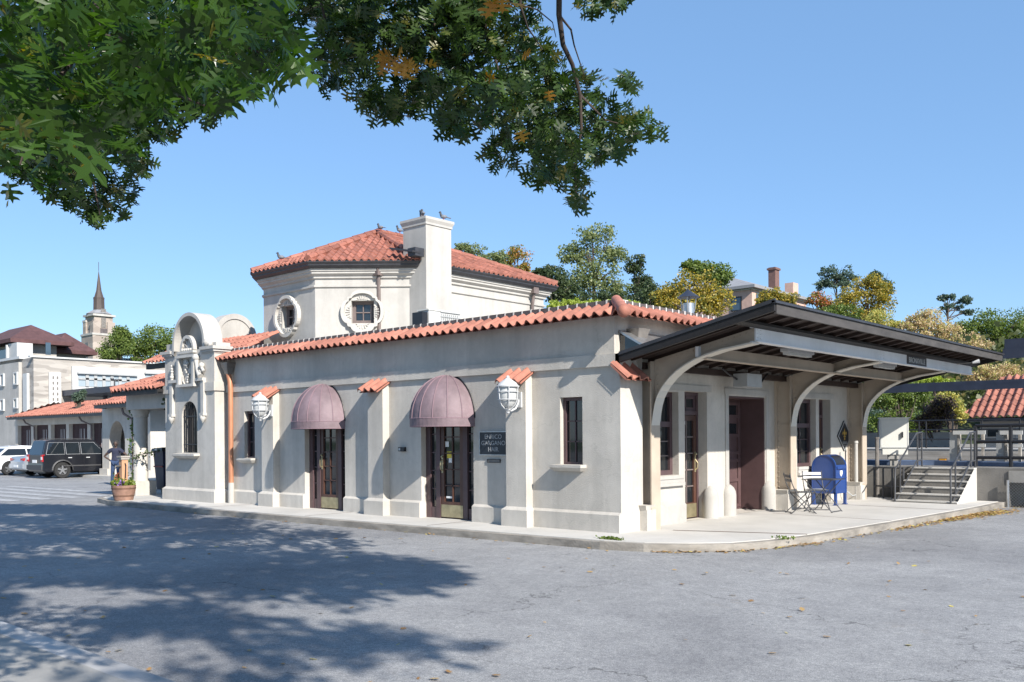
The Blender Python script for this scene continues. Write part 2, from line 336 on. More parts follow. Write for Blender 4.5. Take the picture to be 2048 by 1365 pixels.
obj('plinth',b,M['stucco'],wall)
# buttress piers with little tile caps
for a,c in PIL:
    p=B().add([(a,-.18,-.1),(c,-.18,-.1),(c,0.0,-.1),(a,0.0,-.1),(a,-.18,2.66),(c,-.18,2.66),(c,.0,2.80),(a,.0,2.80)],[(4,5,6,7),(0,1,5,4),(1,2,6,5),(3,0,4,7)])
    po=obj('pilaster',p,M['stucco'],st)
    t=B(); uu=Vector((0,.42,.25)); tiles(t,(a-.06,-.40,2.62),(1,0,0),uu,.62,lambda x:(0,.47),w=.205,h=.07,course=1)
    t.quad((a-.05,-.38,2.60),(c+.05,-.38,2.60),(c+.05,0,2.83),(a-.05,0,2.83)); t.quad((c+.06,-.4,2.62),(c+.06,0,2.86),(c+.06,0,2.82),(c+.06,-.38,2.59))
    obj('tile_cap',t,M['tile2'],po)
t=B(); tiles(t,(.20,-.10,2.60),(0,1,0),(-.34,0,.28),.74,lambda x:(0,.44),w=.245,h=.06,course=1)
t.quad((.18,-.09,2.585),(.18,.62,2.585),(-.11,.62,2.83),(-.11,-.09,2.83)); t.quad((.20,-.10,2.61),(-.13,-.10,2.88),(-.13,-.10,2.84),(.18,-.10,2.575))
obj('tile_cap',t,M['tile2'],st)
# eaves: one row of barrel tiles under a slate coping
t=B(); up=Vector((0,.42,.20)); L=up.length
tiles(t,(-12.45,-.32,3.655),(1,0,0),up,12.75,lambda x:(0,min(L,(12.75-x)*1.1)),w=.215,h=.07,course=2,ns=10,rim=.018)
up2=Vector((-.42,0,.20)); tiles(t,(.30,-.32,3.655),(0,1,0),up2,11.2,lambda x:(0,min(L,x*1.1)),w=.215,h=.07,course=2,ns=10,rim=.018)
t.quad((-12.4,-.29,3.645),(.27,-.29,3.645),(-.13,.11,3.83),(-12.4,.11,3.83)); t.quad((.27,-.29,3.645),(.27,10.9,3.645),(-.13,10.9,3.83),(-.13,.11,3.83))
tr=obj('eave_tiles',t,M['tile2'],st,35)
h=B(); h.tube([(.33,-.35,3.70),(-.05,.03,3.90),(-.2,.18,3.98)],[.105,.10,.095],12); h.ball((.33,-.35,3.70),.115,12,8)
obj('hip_tile',h,M['tile2'],tr,40)
c=B(); mj=B()
n=57; x0,x1=-12.38,-.12
for i in range(n):
    a=x0+(x1-x0)*i/n; d=(x1-x0)/n
    c.box(a+.012,a+d-.012,.085,.40,3.85,3.985); mj.box(a+d-.014,a+d+.014,.078,.41,3.845,3.992)
n=50
for i in range(n):
    a=.10+10.8*i/n; d=10.8/n
    c.box(-.42,-.105,a+.012,a+d-.012,3.85,3.98); mj.box(-.43,-.098,a+d-.014,a+d+.014,3.845,3.987)
nf=len(c.f); c.add(mj.v,mj.f); cp=obj('coping',c,M['slate'],st); cp.data.materials.append(M['mortar'])
for q_ in cp.data.polygons[nf:]: q_.material_index=1
# ------------------------------------------------------------ openings
def lites(b,fn,x0,x1,z0,z1,nx,nz,bw=.022,y0=0,y1=.03):
    "glazing bars: fn(x,z,d) maps to space, d outwards"
    def bar(a,c,e,f): 
        P=[fn(x,z,d) for d in(y0,y1) for x,z in((a,e),(c,e),(c,f),(a,f))]; b.add(P,[(0,1,2,3),(4,5,6,7),(0,1,5,4),(1,2,6,5),(2,3,7,6),(3,0,4,7)])
    for i in range(1,nx): xx=x0+(x1-x0)*i/nx; bar(xx-bw/2,xx+bw/2,z0,z1)
    for j in range(1,nz): zz=z0+(z1-z0)*j/nz; bar(x0,x1,zz-bw/2,zz+bw/2)
def pbar(b,fn,a,c,e,f,y0,y1):
    P=[fn(x,z,d) for d in(y0,y1) for x,z in((a,e),(c,e),(c,f),(a,f))]; b.add(P,[(0,1,2,3),(4,5,6,7),(0,1,5,4),(1,2,6,5),(2,3,7,6),(3,0,4,7)])
def framed(b,fn,x0,x1,z0,z1,wd,y0,y1,bot=None):
    bt=wd if bot is None else bot
    pbar(b,fn,x0,x0+wd,z0,z1,y0,y1); pbar(b,fn,x1-wd,x1,z0,z1,y0,y1); pbar(b,fn,x0+wd,x1-wd,z1-wd,z1,y0,y1); pbar(b,fn,x0+wd,x1-wd,z0,z0+bt,y0,y1)
def pane(b,fn,x0,x1,z0,z1,d=0): b.add([fn(x0,z0,d),fn(x1,z0,d),fn(x1,z1,d),fn(x0,z1,d)],[(0,1,2,3)])
fy=lambda y:(lambda x,z,d:(x,y-d,z)); fx=lambda x:(lambda y,z,d:(x+d,y,z))
def window(fn,x0,x1,z0,z1,nx,nz,par,fm,bm_=None,wd=.06,lab=None,mid=None):
    b=B(); framed(b,fn,x0,x1,z0,z1,wd,0,.06)
    if mid: pbar(b,fn,x0+wd,x1-wd,mid-.05,mid+.05,0,.062)
    o=obj('window',b,fm,par); 
    g=B(); pane(g,fn,x0+wd,x1-wd,z0+wd,z1-wd,.008); obj('pane',g,M['glass'],o)
    q=B()
    if mid:
        lites(q,fn,x0+wd,x1-wd,z0+wd,mid-.05,nx,nz,.022,.01,.03); lites(q,fn,x0+wd,x1-wd,mid+.05,z1-wd,nx,1,.022,.01,.03)
    else: lites(q,fn,x0+wd,x1-wd,z0+wd,z1-wd,nx,nz,.022,.01,.03)
    obj('glazing_bar',q,bm_ or fm,o)
    return o
for q in(W1,W2):
    o=window(fy(.15),*q,2,3,st,M['maroon'])
    s=B(); a,c,z=q[0]-.13,q[1]+.08,q[2]
    s.add([(a,-.17,z-.035),(c,-.17,z-.035),(c,.02,z-.035),(a,.02,z-.035),(a,-.17,z+.012),(c,-.17,z+.012),(c,.02,z+.018),(a,.02,z+.018),(a+.06,-.10,z-.10),(c-.06,-.10,z-.10),(c-.06,.02,z-.10),(a+.06,.02,z-.10)],
      [(4,5,6,7),(0,1,5,4),(1,2,6,5),(3,0,4,7),(8,9,1,0),(9,10,2,1),(11,8,0,3),(8,11,10,9)])
    obj('sill',s,M['stucco'],o)
def entrance(q):
    x0,x1,_,z1=q; z0=.0; f=fy(.2); b=B()
    for a,c in((x0,x0+.13),(x0+.30,x0+.42),(x1-.42,x1-.30),(x1-.13,x1)): pbar(b,f,a,c,z0,z1,0,.07)
    pbar(b,f,x0,x1,z1-.07,z1,.001,.071)
    for a,c in((x0+.13,x0+.30),(x1-.30,x1-.13)): pbar(b,f,a,c,z0,.22,0,.05); lites(b,f,a,c,.22,z1-.07,1,5,.025,.0,.03)
    o=obj('entrance_frame',b,M['maroon'],st)
    g=B()
    for a,c in((x0+.13,x0+.30),(x1-.30,x1-.13)): pane(g,f,a,c,.22,z1-.07,.012)
    obj('sidelight_pane',g,M['glass'],o)
    a,c=x0+.43,x1-.43; d=B(); framed(d,f,a,c,z0+.02,z1-.08,.095,.0,.055,bot=.32)
    do=obj('door',d,M['woodred'],st)
    g=B(); pane(g,f,a+.09,c-.09,.3,z1-.17,.018); obj('pane',g,M['glass'],do)
    l=B(); lites(l,f,a+.095,c-.095,.34,z1-.175,2,5,.024,.02,.045); obj('glazing_bar',l,M['woodred'],do)
    k=B(); pbar(k,f,a+.01,c-.01,.03,.28,.056,.062); obj('kick_plate',k,M['brass'],do)
    hd=B(); xx=a+.05; hd.obox((xx,.14,.92),(xx,.14,1.28),.045,.012,(0,-1,0)); hd.tube([(xx,.13,.97),(xx,.085,1.0),(xx,.08,1.08),(xx,.085,1.16),(xx,.13,1.19)],.012,6); hd.ball((xx,.12,1.25),.022)
    obj('handle',hd,M['brass'],do)
    return do
e1=entrance(D1); e2=entrance(D2)
f=fy(.2); x=D2[0]+.53
for q in((x,x+.10,1.45,1.56),(x+.10,x+.20,1.13,1.27),(x+.02,x+.2,.41,.45)): pp=B(); pbar(pp,f,*q,.021,.024); obj('door_notice',pp,M['paper'],e2)
pp=B(); pbar(pp,f,x+.05,x+.18,1.22,1.36,.0245,.026); obj('door_sticker',pp,mat('sticker',(.62,.48,.05),.6),e2)
# --- under the canopy
f=fx(HX)
for q in((1.22,3.50,2.50),(4.08,6.02,2.49),(7.38,9.5,2.52)):
    b=B(); y0,y1,z=q; pbar(b,f,y0-.02,y1+.02,z+.0,z+.12,0,.02)
    if y0==4.08:
        for a,c in((4.08,4.21),(5.88,6.02)): pbar(b,f,a,c,.45,z,0,.02)
    obj('door_surround',b,M['stuccow'],wall)
window(fx(HX-.2),RW[0],RW[1],RW[2],RW[3],2,3,st,M['maroon'],M['brownpipe'],wd=.09,mid=1.86)
window(fx(HX-.2),RW2[0],RW2[1],RW2[2],RW2[3],2,3,st,M['maroon'],M['maroon'],wd=.09,mid=1.86)
for y0,y1 in((1.30,2.42),(7.45,8.6)):
    s=B(); s.box(HX-.05,HX+.05,y0,y1,.83,.895); s.box(HX-.02,HX+.07,y0,y1,.70,.76); s.box(HX-.02,HX+.035,y0,y1,.76,.83); obj('sill',s,M['stuccow'],st)
for q in((.98,2.40),(7.3,8.55)):
    bb=B(); y0,y1=q; bb.add([(HX,y0,-.1),(HX+.10,y0,-.1),(HX+.10,y1,-.1),(HX,y1,-.1),(HX,y0,.42),(HX+.10,y0,.34),(HX+.10,y1,.34),(HX,y1,.42)],[(4,5,6,7),(0,1,5,4),(1,2,6,5),(2,3,7,6)]); obj('wall_base',bb,M['stuccow'],wall)
def paned_door(q,brass):
    y0,y1,_,z1=q; f=fx(HX-.26); b=B(); framed(b,f,y0,y1,.01,z1,.06,0,.06,bot=.001); pbar(b,f,y0+.06,y1-.06,2.05,2.13,0,.07)
    o=obj('door_frame',b,M['maroon'],st); g=B(); pane(g,f,y0+.05,y1-.05,2.13,z1-.06,.01); obj('pane',g,M['glass'],o)
    l=B(); framed(l,f,y0+.06,y1-.06,2.13,z1-.06,.07,.011,.03); lites(l,f,y0+.06,y1-.06,2.13,z1-.06,2,1,.03,.011,.03); obj('transom',l,M['maroon'],o)
    a,c=y0+.07,y1-.07; d=B(); framed(d,f,a,c,.02,2.04,.10,0,.05,bot=.30); do=obj('door',d,M['woodred'],st)
    g=B(); pane(g,f,a+.09,c-.09,.3,1.95,.015); obj('pane',g,M['glass'],do)
    l=B(); lites(l,f,a+.1,c-.1,.32,1.94,2,5,.024,.016,.04); obj('glazing_bar',l,M['brownpipe'] if brass else M['woodred'],do)
    k=B(); pbar(k,f,a+.01,c-.01,.03,.30,.051,.057); obj('kick_plate',k,M['brass'],do)
    hd=B(); yy=c-.05; X=HX-.26; hd.obox((X+.055,yy,.92),(X+.055,yy,1.32),.05,.012,(1,0,0)); hd.tube([(X+.06,yy,.95),(X+.11,yy,1.0),(X+.115,yy,1.1),(X+.06,yy,1.17)],.013,6); hd.ball((X+.075,yy,1.28),.026)
    obj('handle',hd,M['brass'],do); return do
pd=paned_door(RD,True); paned_door(RD2,False)
f=fx(HX-.26)
for q in((2.72,2.86,1.05,1.18),(2.72,2.95,1.86,1.93)): p=B(); pbar(p,f,*q,.017,.02); obj('door_notice',p,M['paper'],pd)
# freight door, panelled, deep in its opening
X=HX-.62; f=fx(X); b=B(); pbar(b,f,RF[0]-.05,RF[1],.01,RF[3],0,.03); o=obj('freight_door',b,M['maroondoor'],st); fl_=B().box(X+.03,HX-.02,RF[1]-.03,RF[1]-.001,.01,RF[3]-.005).box(X+.03,HX-.02,RF[0]+.001,RF[0]+.03,.01,RF[3]-.005).box(X+.03,HX-.02,RF[0]+.031,RF[1]-.031,RF[3]-.035,RF[3]-.006); obj('door_lining',fl_,M['maroondoor'],o)
b=B(); ya,yb=4.62,5.80
for zz in(.06,.62,1.05,1.22,1.60,2.02,2.30): pbar(b,f,ya,yb,zz,zz+.07,.031,.055)
for yy in(ya,ya+.53,yb-.12): pbar(b,f,yy,yy+.12,.06,2.37,.031,.056)
obj('door_panel',b,M['maroondoor'],o)
b=B(); 
for yy in(ya+.14,ya+.67):
    for zz in(1.70,2.11): pane(b,f,yy,yy+.36,zz-.02,zz+.20,.034)
obj('pane',b,M['glass'],o)
b=B(); pbar(b,f,ya+.16,ya+.42,.70,.98,.032,.05); obj('mail_flap',b,M['black'],o)
# rounded guard stones beside the openings
for yy in(3.44,4.16,5.95):
    bb=B(); bb.lathe([(.16,-.1),(.16,.42),(.15,.50),(.11,.58),(.05,.63),(.001,.645)],(HX+.02,yy,0),14); obj('guard_stone',bb,M['stuccow'],st,40)
# downspout by the gable
d=B(); d.tube([(-12.12,-.13,3.5),(-12.12,-.13,3.32),(-12.06,-.12,3.12),(-12.04,-.12,2.9),(-12.04,-.12,.52)],.066,10)
ds=obj('downspout',d,M['copper'],st,40)
d=B().add([(-12.30,-.26,3.60),(-11.98,-.26,3.60),(-11.98,.0,3.60),(-12.30,.0,3.60),(-12.19,-.19,3.30),(-12.05,-.19,3.30),(-12.05,-.06,3.30),(-12.19,-.06,3.30)],[(0,1,5,4),(1,2,6,5),(2,3,7,6),(3,0,4,7),(0,3,2,1),(4,5,6,7)]); obj('leader_head',d,M['lead'],ds)
d=B().tube([(-12.04,-.12,.52),(-12.04,-.12,.0)],.078,10); obj('cast_iron_shoe',d,M['stuccow'],ds,40)
# scupper and little lean-to flashing at the corner
d=B().add([(-.12,.36,3.50),(.14,.36,3.50),(.14,.72,3.50),(-.12,.72,3.50),(-.12,.48,3.10),(.02,.48,3.10),(.02,.60,3.10),(-.12,.60,3.10)],[(0,1,5,4),(1,2,6,5),(2,3,7,6),(3,0,4,7),(4,5,6,7),(0,3,2,1)]); obj('leader_head',d,M['lead'],st)
d=B().add([(-.11,.12,3.46),(-.11,1.8,3.46),(.40,1.8,3.17),(.40,.12,3.17),(-.11,.12,3.42),(.40,.12,3.13)],[(0,1,2,3),(0,3,5,4)]); fl=obj('flashing',d,M['steel'],st)
d=B().quad((-.10,.16,3.42),(.36,.16,3.15),(-.10,.16,3.05)); obj('side_glass',d,M['glass'],fl)
# ------------------------------------------------------------ upper hall
A=[(-16.09,3.5),(-13.39,3.5),(-11.2,5.46),(-11.2,11.4),(-18.28,11.4),(-18.28,5.46)]
def wallring(b,poly,z0,z1,sk=()):
    n=len(poly)
    for i in range(n):
        if i in sk: continue
        p,q=poly[i],poly[(i+1)%n]; b.quad((*p,z0),(*q,z0),(*q,z1),(*p,z1))
b=B(); wallring(b,A,2.8,6.84,(0,1))
hw=.335
def hallwall(p,q,ctr):
    p=Vector((*p,0)); q=Vector((*q,0)); e=(q-p).normalized(); nn=Vector((e.y,-e.x,0)); Ln=(q-p).length; c=(Vector((*ctr,0))-p).dot(e)
    fn=lambda x,z:tuple(p+e*x+Vector((0,0,z)))
    b.sheet(rect(0,Ln,2.8,6.84),[rect(c-hw,c+hw,5.36-hw,5.36+hw)],fn)
    g=lambda x,z,d:tuple(p+e*(c+x)+nn*d+Vector((0,0,5.36+z)))
    for a0,a1 in(((-hw,-hw),(hw,-hw)),((hw,-hw),(hw,hw)),((hw,hw),(-hw,hw)),((-hw,hw),(-hw,-hw))):
        b.add([g(*a0,0),g(*a1,0),g(*a1,-.25),g(*a0,-.25)],[(0,1,2,3)])
    return g
gs=[hallwall(A[0],A[1],(-14.74,3.5)),hallwall(A[1],A[2],(-12.34,4.44))]
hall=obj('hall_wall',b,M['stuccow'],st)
def quat(R0,s,n=10):
    out=[]
    for k in range(4):
        a=k*PI/2-PI/2; ca,sa=math.cos(a),math.sin(a); L=[(s,-s)]
        for i in range(n+1):
            t=-PI/2*.93+PI*.93*i/n; L.append((s+ (R0-s)*math.cos(t)*1.0, s*.80*math.sin(t)/math.sin(PI/2*.93)))
        out+=[(x*ca-y*sa,x*sa+y*ca) for x,y in L]
    return out
for g in gs:
    o=B(); outer=quat(.64,.43); inner=quat(.54,.385); sq=[(-hw,-hw),(hw,-hw),(hw,hw),(-hw,hw)]
    o.slab(outer,[inner],lambda x,z:g(x,z,.13),lambda x,z:g(x,z,0)); fo=obj('quatrefoil_frame',o,M['plaster'],st)
    o=B(); o.sheet(inner,[sq],lambda x,z:g(x,z,.03))
    for k in range(4):
        a=k*PI/2
        for j in range(-3,4):
            t=a+j*.17; r0=.385 if abs(j)<3 else .40; r1=.50-.012*j*j
            P=[(r0*math.cos(a)+ (0)*1,r0*math.sin(a)),(r1*math.cos(t),r1*math.sin(t))]; 
            p0=(.37*math.cos(a)-math.sin(a)*j*.05,.37*math.sin(a)+math.cos(a)*j*.05); o.obox(g(p0[0],p0[1],.035),g(P[1][0],P[1][1],.042),.045,.022)
    obj('shell_ornament',o,M['plaster'],fo)
    o=B(); framed(o,g,-hw,hw,-hw,hw,.07,-.24,-.16); wo=obj('window',o,M['brownpipe'],st)
    o=B(); pane(o,g,-hw+.05,hw-.05,-hw+.05,hw-.05,-.22); obj('pane',o,M['glass'],wo)
    o=B(); framed(o,g,-hw+.06,hw-.09,-hw+.06,hw-.05,.045,-.215,-.17); lites(o,g,-hw+.06,hw-.09,-hw+.06,hw-.05,2,2,.03,-.215,-.175); obj('sash',o,M['brownpipe'],wo)
# cornice mouldings and gutter
def ring(b,poly,d0,d1,z0,z1):
    P0=off(poly,d0); P1=off(poly,d1); n=len(poly)
    for i in range(n):
        j=(i+1)%n; a,c=P0[i],P0[j]; e,f=P1[i],P1[j]
        b.quad((*a,z0),(*c,z0),(*f,z1),(*e,z1))
b=B()
for d0,d1,z0,z1 in((0,.05,6.08,6.10),(.05,.05,6.10,6.15),(.05,0,6.15,6.17),(0,.06,6.34,6.36),(.06,.06,6.36,6.42),(.06,.16,6.42,6.48),(.16,.16,6.48,6.53),(.16,.20,6.53,6.55),(.20,.20,6.55,6.62)): ring(b,A,d0,d1,z0,z1)
obj('cornice',b,M['stuccow'],hall)
b=B()
for d0,d1,z0,z1 in((.20,.27,6.62,6.625),(.27,.33,6.625,6.69),(.33,.33,6.69,6.72),(.33,.38,6.72,6.78),(.38,.38,6.78,6.815),(.38,.30,6.815,6.82)): ring(b,A,d0,d1,z0,z1)
gt=obj('gutter',b,M['gutter'],hall)
b=B().box(-12.1,-11.82,4.58,4.86,6.42,6.64); b.tube([(-11.95,4.72,6.45),(-11.95,4.72,6.25),(-11.99,4.76,6.05),(-11.99,4.76,3.8)],.06,8); obj('downspout',b,M['brownpipe'],hall,40)
b=B().box(-11.14,-10.9,10.55,10.8,6.45,6.65); b.tube([(-11.02,10.68,6.45),(-11.1,10.7,6.1),(-11.12,10.7,5.5),(-11.12,10.7,3.9)],.055,8); obj('downspout',b,M['brownpipe'],hall,40)
# roof with hips
E_=off(A,.34); ZE=6.83; R0=Vector((-14.74,7.0,8.47)); R1=Vector((-14.74,8.6,8.47))
def hipface(b,p,q,ra,rb,**k):
    p=Vector((*p,ZE)); q=Vector((*q,ZE)); e=(q-p); L=e.length; e.normalize()
    def uv_(v): x=(v-p).dot(e); return x,((v-p)-e*x)
    xa,ua=uv_(Vector(ra)); xb,ub=uv_(Vector(rb)); u=ua.normalized(); T=ua.length
    def ext(x):
        if x<xa: t=T*x/max(xa,1e-6)
        elif x<=xb: t=T
        else: t=T*(L-x)/max(L-xb,1e-6)
        return (-.05,max(0,min(T,t)))
    tiles(b,p,e,u,L,ext,**k)
b=B(); kw=dict(w=.222,h=.066,course=.38,ns=6)
hipface(b,E_[0],E_[1],R0,R0,**kw); hipface(b,E_[1],E_[2],R0,R0,**kw); hipface(b,E_[2],E_[3],R0,R1,**kw); hipface(b,E_[3],E_[4],R1,R1,**kw); hipface(b,E_[5],E_[0],R0,R0,**kw); hipface(b,E_[4],E_[5],R1,R0,**kw)
ro=obj('hall_roof',b,M['tile'],st,40)
b=B()
for i in(0,1,2,5): caps(b,(*E_[i],ZE+.06),tuple(R0+Vector((0,0,.05))),.10)
for i in(3,4): caps(b,(*E_[i],ZE+.06),tuple(R1+Vector((0,0,.05))),.10)
caps(b,tuple(R0+Vector((0,0,.05))),tuple(R1+Vector((0,0,.05))),.11); obj('ridge_tile',b,M['tile'],ro,40)
b=B().box(-10.95,-10.62,4.98,5.32,6.88,7.12); b.obox((-11.6,5.0,7.2),(-10.6,5.0,6.98),.3,.05); obj('cricket_flashing',b,M['gutter'],ro)
# chimney
b=B().box(-11.57,-10.58,5.36,6.38,3.7,7.84)
b.box(-11.60,-10.55,5.33,6.41,7.84,7.90)
b.add([(-11.60,5.33,7.90),(-10.55,5.33,7.90),(-10.55,6.41,7.90),(-11.60,6.41,7.90),(-11.64,5.29,7.99),(-10.51,5.29,7.99),(-10.51,6.45,7.99),(-11.64,6.45,7.99),(-11.64,5.29,8.06),(-10.51,5.29,8.06),(-10.51,6.45,8.06),(-11.64,6.45,8.06)],[(0,1,5,4),(1,2,6,5),(2,3,7,6),(3,0,4,7),(4,5,9,8),(5,6,10,9),(6,7,11,10),(7,4,8,11),(8,9,10,11)])
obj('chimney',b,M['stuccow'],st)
# ------------------------------------------------------------ gable pavilion
GY=-.36
b=B(); gx0,gx1=-14.98,-12.40; cx=-13.63
wa=[(-14.08,1.28)]+[(-13.68-.40*math.cos(t),2.25+.40*math.sin(t)) for t in [PI*i/16 for i in range(17)]]+[(-13.28,1.28)]
topw=[(gx0,-.3),(gx1,-.3),(gx1,4.02)]+[(cx+.80*math.cos(t),4.17+.80*math.sin(t)) for t in [PI*i/20 for i in range(21)]]+[(gx0,4.02)]
tym=[(cx-.745,4.0)]+[(cx-.745*math.cos(t),4.17+.745*math.sin(t)) for t in [PI*i/24 for i in range(25)]]+[(cx+.745,4.0)]
b.sheet(topw,[wa,tym],FX(GY)); b.sheet(tym,[],FX(GY+.34)); b.quad((cx-.745,GY,4.0),(cx+.745,GY,4.0),(cx+.745,GY+.34,4.0),(cx-.745,GY+.34,4.0))
for i in range(len(wa)):
    p,q=wa[i],wa[(i+1)%len(wa)]; b.quad((p[0],GY,p[1]),(q[0],GY,q[1]),(q[0],GY+.2,q[1]),(p[0],GY+.2,p[1]))
b.quad((gx1,GY,-.3),(gx1,2.6,-.3),(gx1,2.6,4.0),(gx1,GY,4.0)); b.quad((gx0,GY,-.3),(gx0,2.6,-.3),(gx0,2.6,4.0),(gx0,GY,4.0)); b.quad((gx0,GY,3.98),(gx1,GY,3.98),(gx1,2.6,3.98),(gx0,2.6,3.98))
gw=obj('gable_wall',b,M['stucco'],st)
def arcband(b,c,z,ro_,ri,fn0,fn1,a0=0,a1=PI,n=26,foot=0):
    o=[]; i_=[]
    for k in range(n+1):
        t=a0+(a1-a0)*k/n; o.append((c+ro_*math.cos(t),z+ro_*math.sin(t))); i_.append((c+ri*math.cos(t),z+ri*math.sin(t)))
    if foot: o=[(o[0][0],z-foot)]+o+[(o[-1][0],z-foot)]; i_=[(i_[0][0],z-foot)]+i_+[(i_[-1][0],z-foot)]
    for k in range(len(o)-1):
        for f in(fn0,fn1): b.add([f(*o[k]),f(*o[k+1]),f(*i_[k+1]),f(*i_[k])],[(0,1,2,3)])
        b.add([fn0(*o[k]),fn0(*o[k+1]),fn1(*o[k+1]),fn1(*o[k])],[(0,1,2,3)]); b.add([fn0(*i_[k]),fn0(*i_[k+1]),fn1(*i_[k+1]),fn1(*i_[k])],[(0,1,2,3)])
    for k in(0,-1): b.add([fn0(*o[k]),fn0(*i_[k]),fn1(*i_[k]),fn1(*o[k])],[(0,1,2,3)])
b=B(); arcband(b,cx,4.17,.835,.742,FX(GY-.06),FX(GY+.47),foot=.15); b.add([(cx-.83,GY-.06,4.02),(cx-.74,GY-.06,4.02),(cx-.74,GY,3.86),(cx-.95,GY-.0,3.92),(cx-.95,GY-.06,3.98),(cx-.74,GY-.06,3.9)],[(0,1,5,4),(4,5,2,3)])
b.sheet([(cx+.8*math.cos(t),4.17+.8*math.sin(t)) for t in [PI*i/20 for i in range(21)]],[],FX(GY+.46))
b.ball((cx+.93,GY-.02,4.14),.11,10,8); b.ball((cx+1.02,GY+.0,4.10),.08,8,6)
obj('arch_hood',b,M['stuccow'],gw,35)
for x0,x1,f in((-12.98,gx1,1),(gx0,-14.52,0)):
    b=B()
    for e,za,zb in((.02,3.86,3.90),(.06,3.90,3.96),(.10,3.96,4.04)):
        b.box(x0-(0 if f else e),x1+(e if f else 0),GY-e,.12,za,zb)
    b.box(x0+(.18 if f else 0),x1-(.0 if f else .1),GY+.05,.10,4.04,4.14 if f else 4.25)
    obj('shoulder_cornice',b,M['stuccow'],gw)
obj('string_course',B().box(gx0-.045,-14.66,GY-.045,0,2.888,3.112),M['stucco'],gw); b=B(); b.box(-12.86,gx1+.045,GY-.045,-.05,2.888,3.112); b.box(gx1,gx1+.045,-.051,0,2.888,3.112); obj('string_course',b,M['stucco'],gw)
b=B().add([(gx0-.07,GY-.07,-.14),(gx1+.07,GY-.07,-.14),(gx1+.07,GY-.07,.29),(gx0-.07,GY-.07,.29),(gx0,GY,.35),(gx1,GY,.35),(gx1+.07,0,-.14),(gx1+.07,0,.29),(gx1,0,.35),(gx0-.07,1,-.14),(gx0-.07,1,.29),(gx0,1,.35)],[(0,1,2,3),(3,2,5,4),(1,6,7,2),(2,7,8,5),(0,3,10,9),(3,4,11,10)]); obj('plinth',b,M['stucco'],gw)
# niche with scalloped shell, framed relief and pendants
b=B(); nz=4.0; nc=-13.66
out=[(nc+.36*math.cos(t),nz+.40*math.sin(t)) for t in [PI*i/18 for i in range(19)]]; inn=[]
for i in range(37):
    t=PI*i/36; r=.25+.022*abs(math.sin(t*4.5)); inn.append((nc+r*math.cos(t),nz+.02+r*1.12*math.sin(t)))
b.slab(out,[inn],FX(GY-.08),FX(GY+.02)); b.sheet(out,[],FX(GY+.015)); b.box(nc-.40,nc+.38,GY-.11,GY,3.92,3.985); b.box(nc-.33,nc+.33,GY-.08,GY,3.87,3.92)
for i in range(5): b.ball((nc-.22+.11*i,GY-.08,4.01),.04,8,6)
for i in range(7):
    t=PI*(i+.5)/7; b.obox((nc,GY-.01,nz+.03),(nc+.25*math.cos(t),GY-.02,nz+.02+.27*math.sin(t)),.03,.02,(0,-1,0))
obj('shell_niche',b,M['plaster'],gw,40)
b=B(); b.box(-14.10,-14.0,GY-.13,GY,3.10,3.80); b.box(-13.32,-13.22,GY-.13,GY,3.10,3.80); b.box(-14.16,-13.16,GY-.15,GY,3.80,3.87-.002); b.box(-14.12,-13.20,GY-.15,GY,3.03,3.10)
b.box(-14.60,-14.12,GY-.11,GY,3.16,3.24); b.box(-13.20,-12.82,GY-.11,GY,3.16,3.24)
obj('relief_frame',b,M['plaster'],gw)
b=B(); r2=random.Random(3)
for i in range(9): b.ball((-13.72+r2.uniform(-.08,.08),GY-.03,3.68-.065*i),.03+.012*r2.random(),8,6)
for i in range(5): b.ball((-13.74+.07*math.cos(i*1.26),GY-.04,3.66+.06*math.sin(i*1.26)),.05,8,6)
b.tube([(-13.95,GY-.03,3.35),(-13.93,GY-.04,3.2),(-13.84,GY-.03,3.1)],.02,6)
obj('relief_carving',b,M['plaster'],gw,60)
b=B()
def scroll(x,z,s):
    pts=[(x+s*.17*math.exp(-.22*k)*math.cos(k*.8),GY-.07,z+.17*math.exp(-.22*k)*math.sin(k*.8)) for k in range(14)]; b.tube(pts,.04,7)
b.tube([(-13.22,GY-.06,3.80),(-13.16,GY-.07,3.6),(-13.10,GY-.07,3.42),(-12.96,GY-.08,3.28)],[.09,.05,.06,.08],8); b.ball((-13.2,GY-.07,3.78),.10,10,8); scroll(-12.99,3.40,1); b.ball((-12.93,GY-.06,3.56),.08,8,6)
obj('scroll_carving',b,M['plaster'],gw,50); b=B()
for i in range(6): b.ball((-14.48,GY-.06,3.62-.075*i),.045+.02*(i==4),8,6)
obj('drop_carving',b,M['plaster'],gw,50)
for x in(-14.53,-12.89):
    b=B(); b.box(x-.07,x+.07,GY-.08,GY,2.32,3.159); b.box(x-.10,x+.10,GY-.11,GY,2.25,2.32); b.lathe([(.07,2.25),(.085,2.2),(.06,2.14),(.03,2.09),(.001,2.05)],(x,GY-.06,0),10)
    obj('pendant',b,M['plaster'],gw,40)
b=B().sheet(wa,[],FX(GY+.18)); wo=obj('window',b,M['glass'],gw)
b=B()
for i in range(8):
    x=-14.03+.10*i; zt_=2.25+math.sqrt(max(0,.16-(x+13.68)**2)); b.tube([(x,GY+.05,1.30),(x,GY+.05,zt_)],.012,5)
for z in(1.5,2.25): b.box(-14.07,-13.29,GY+.04,GY+.06,z-.012,z+.012)
obj('window_grille',b,M['black'],wo)
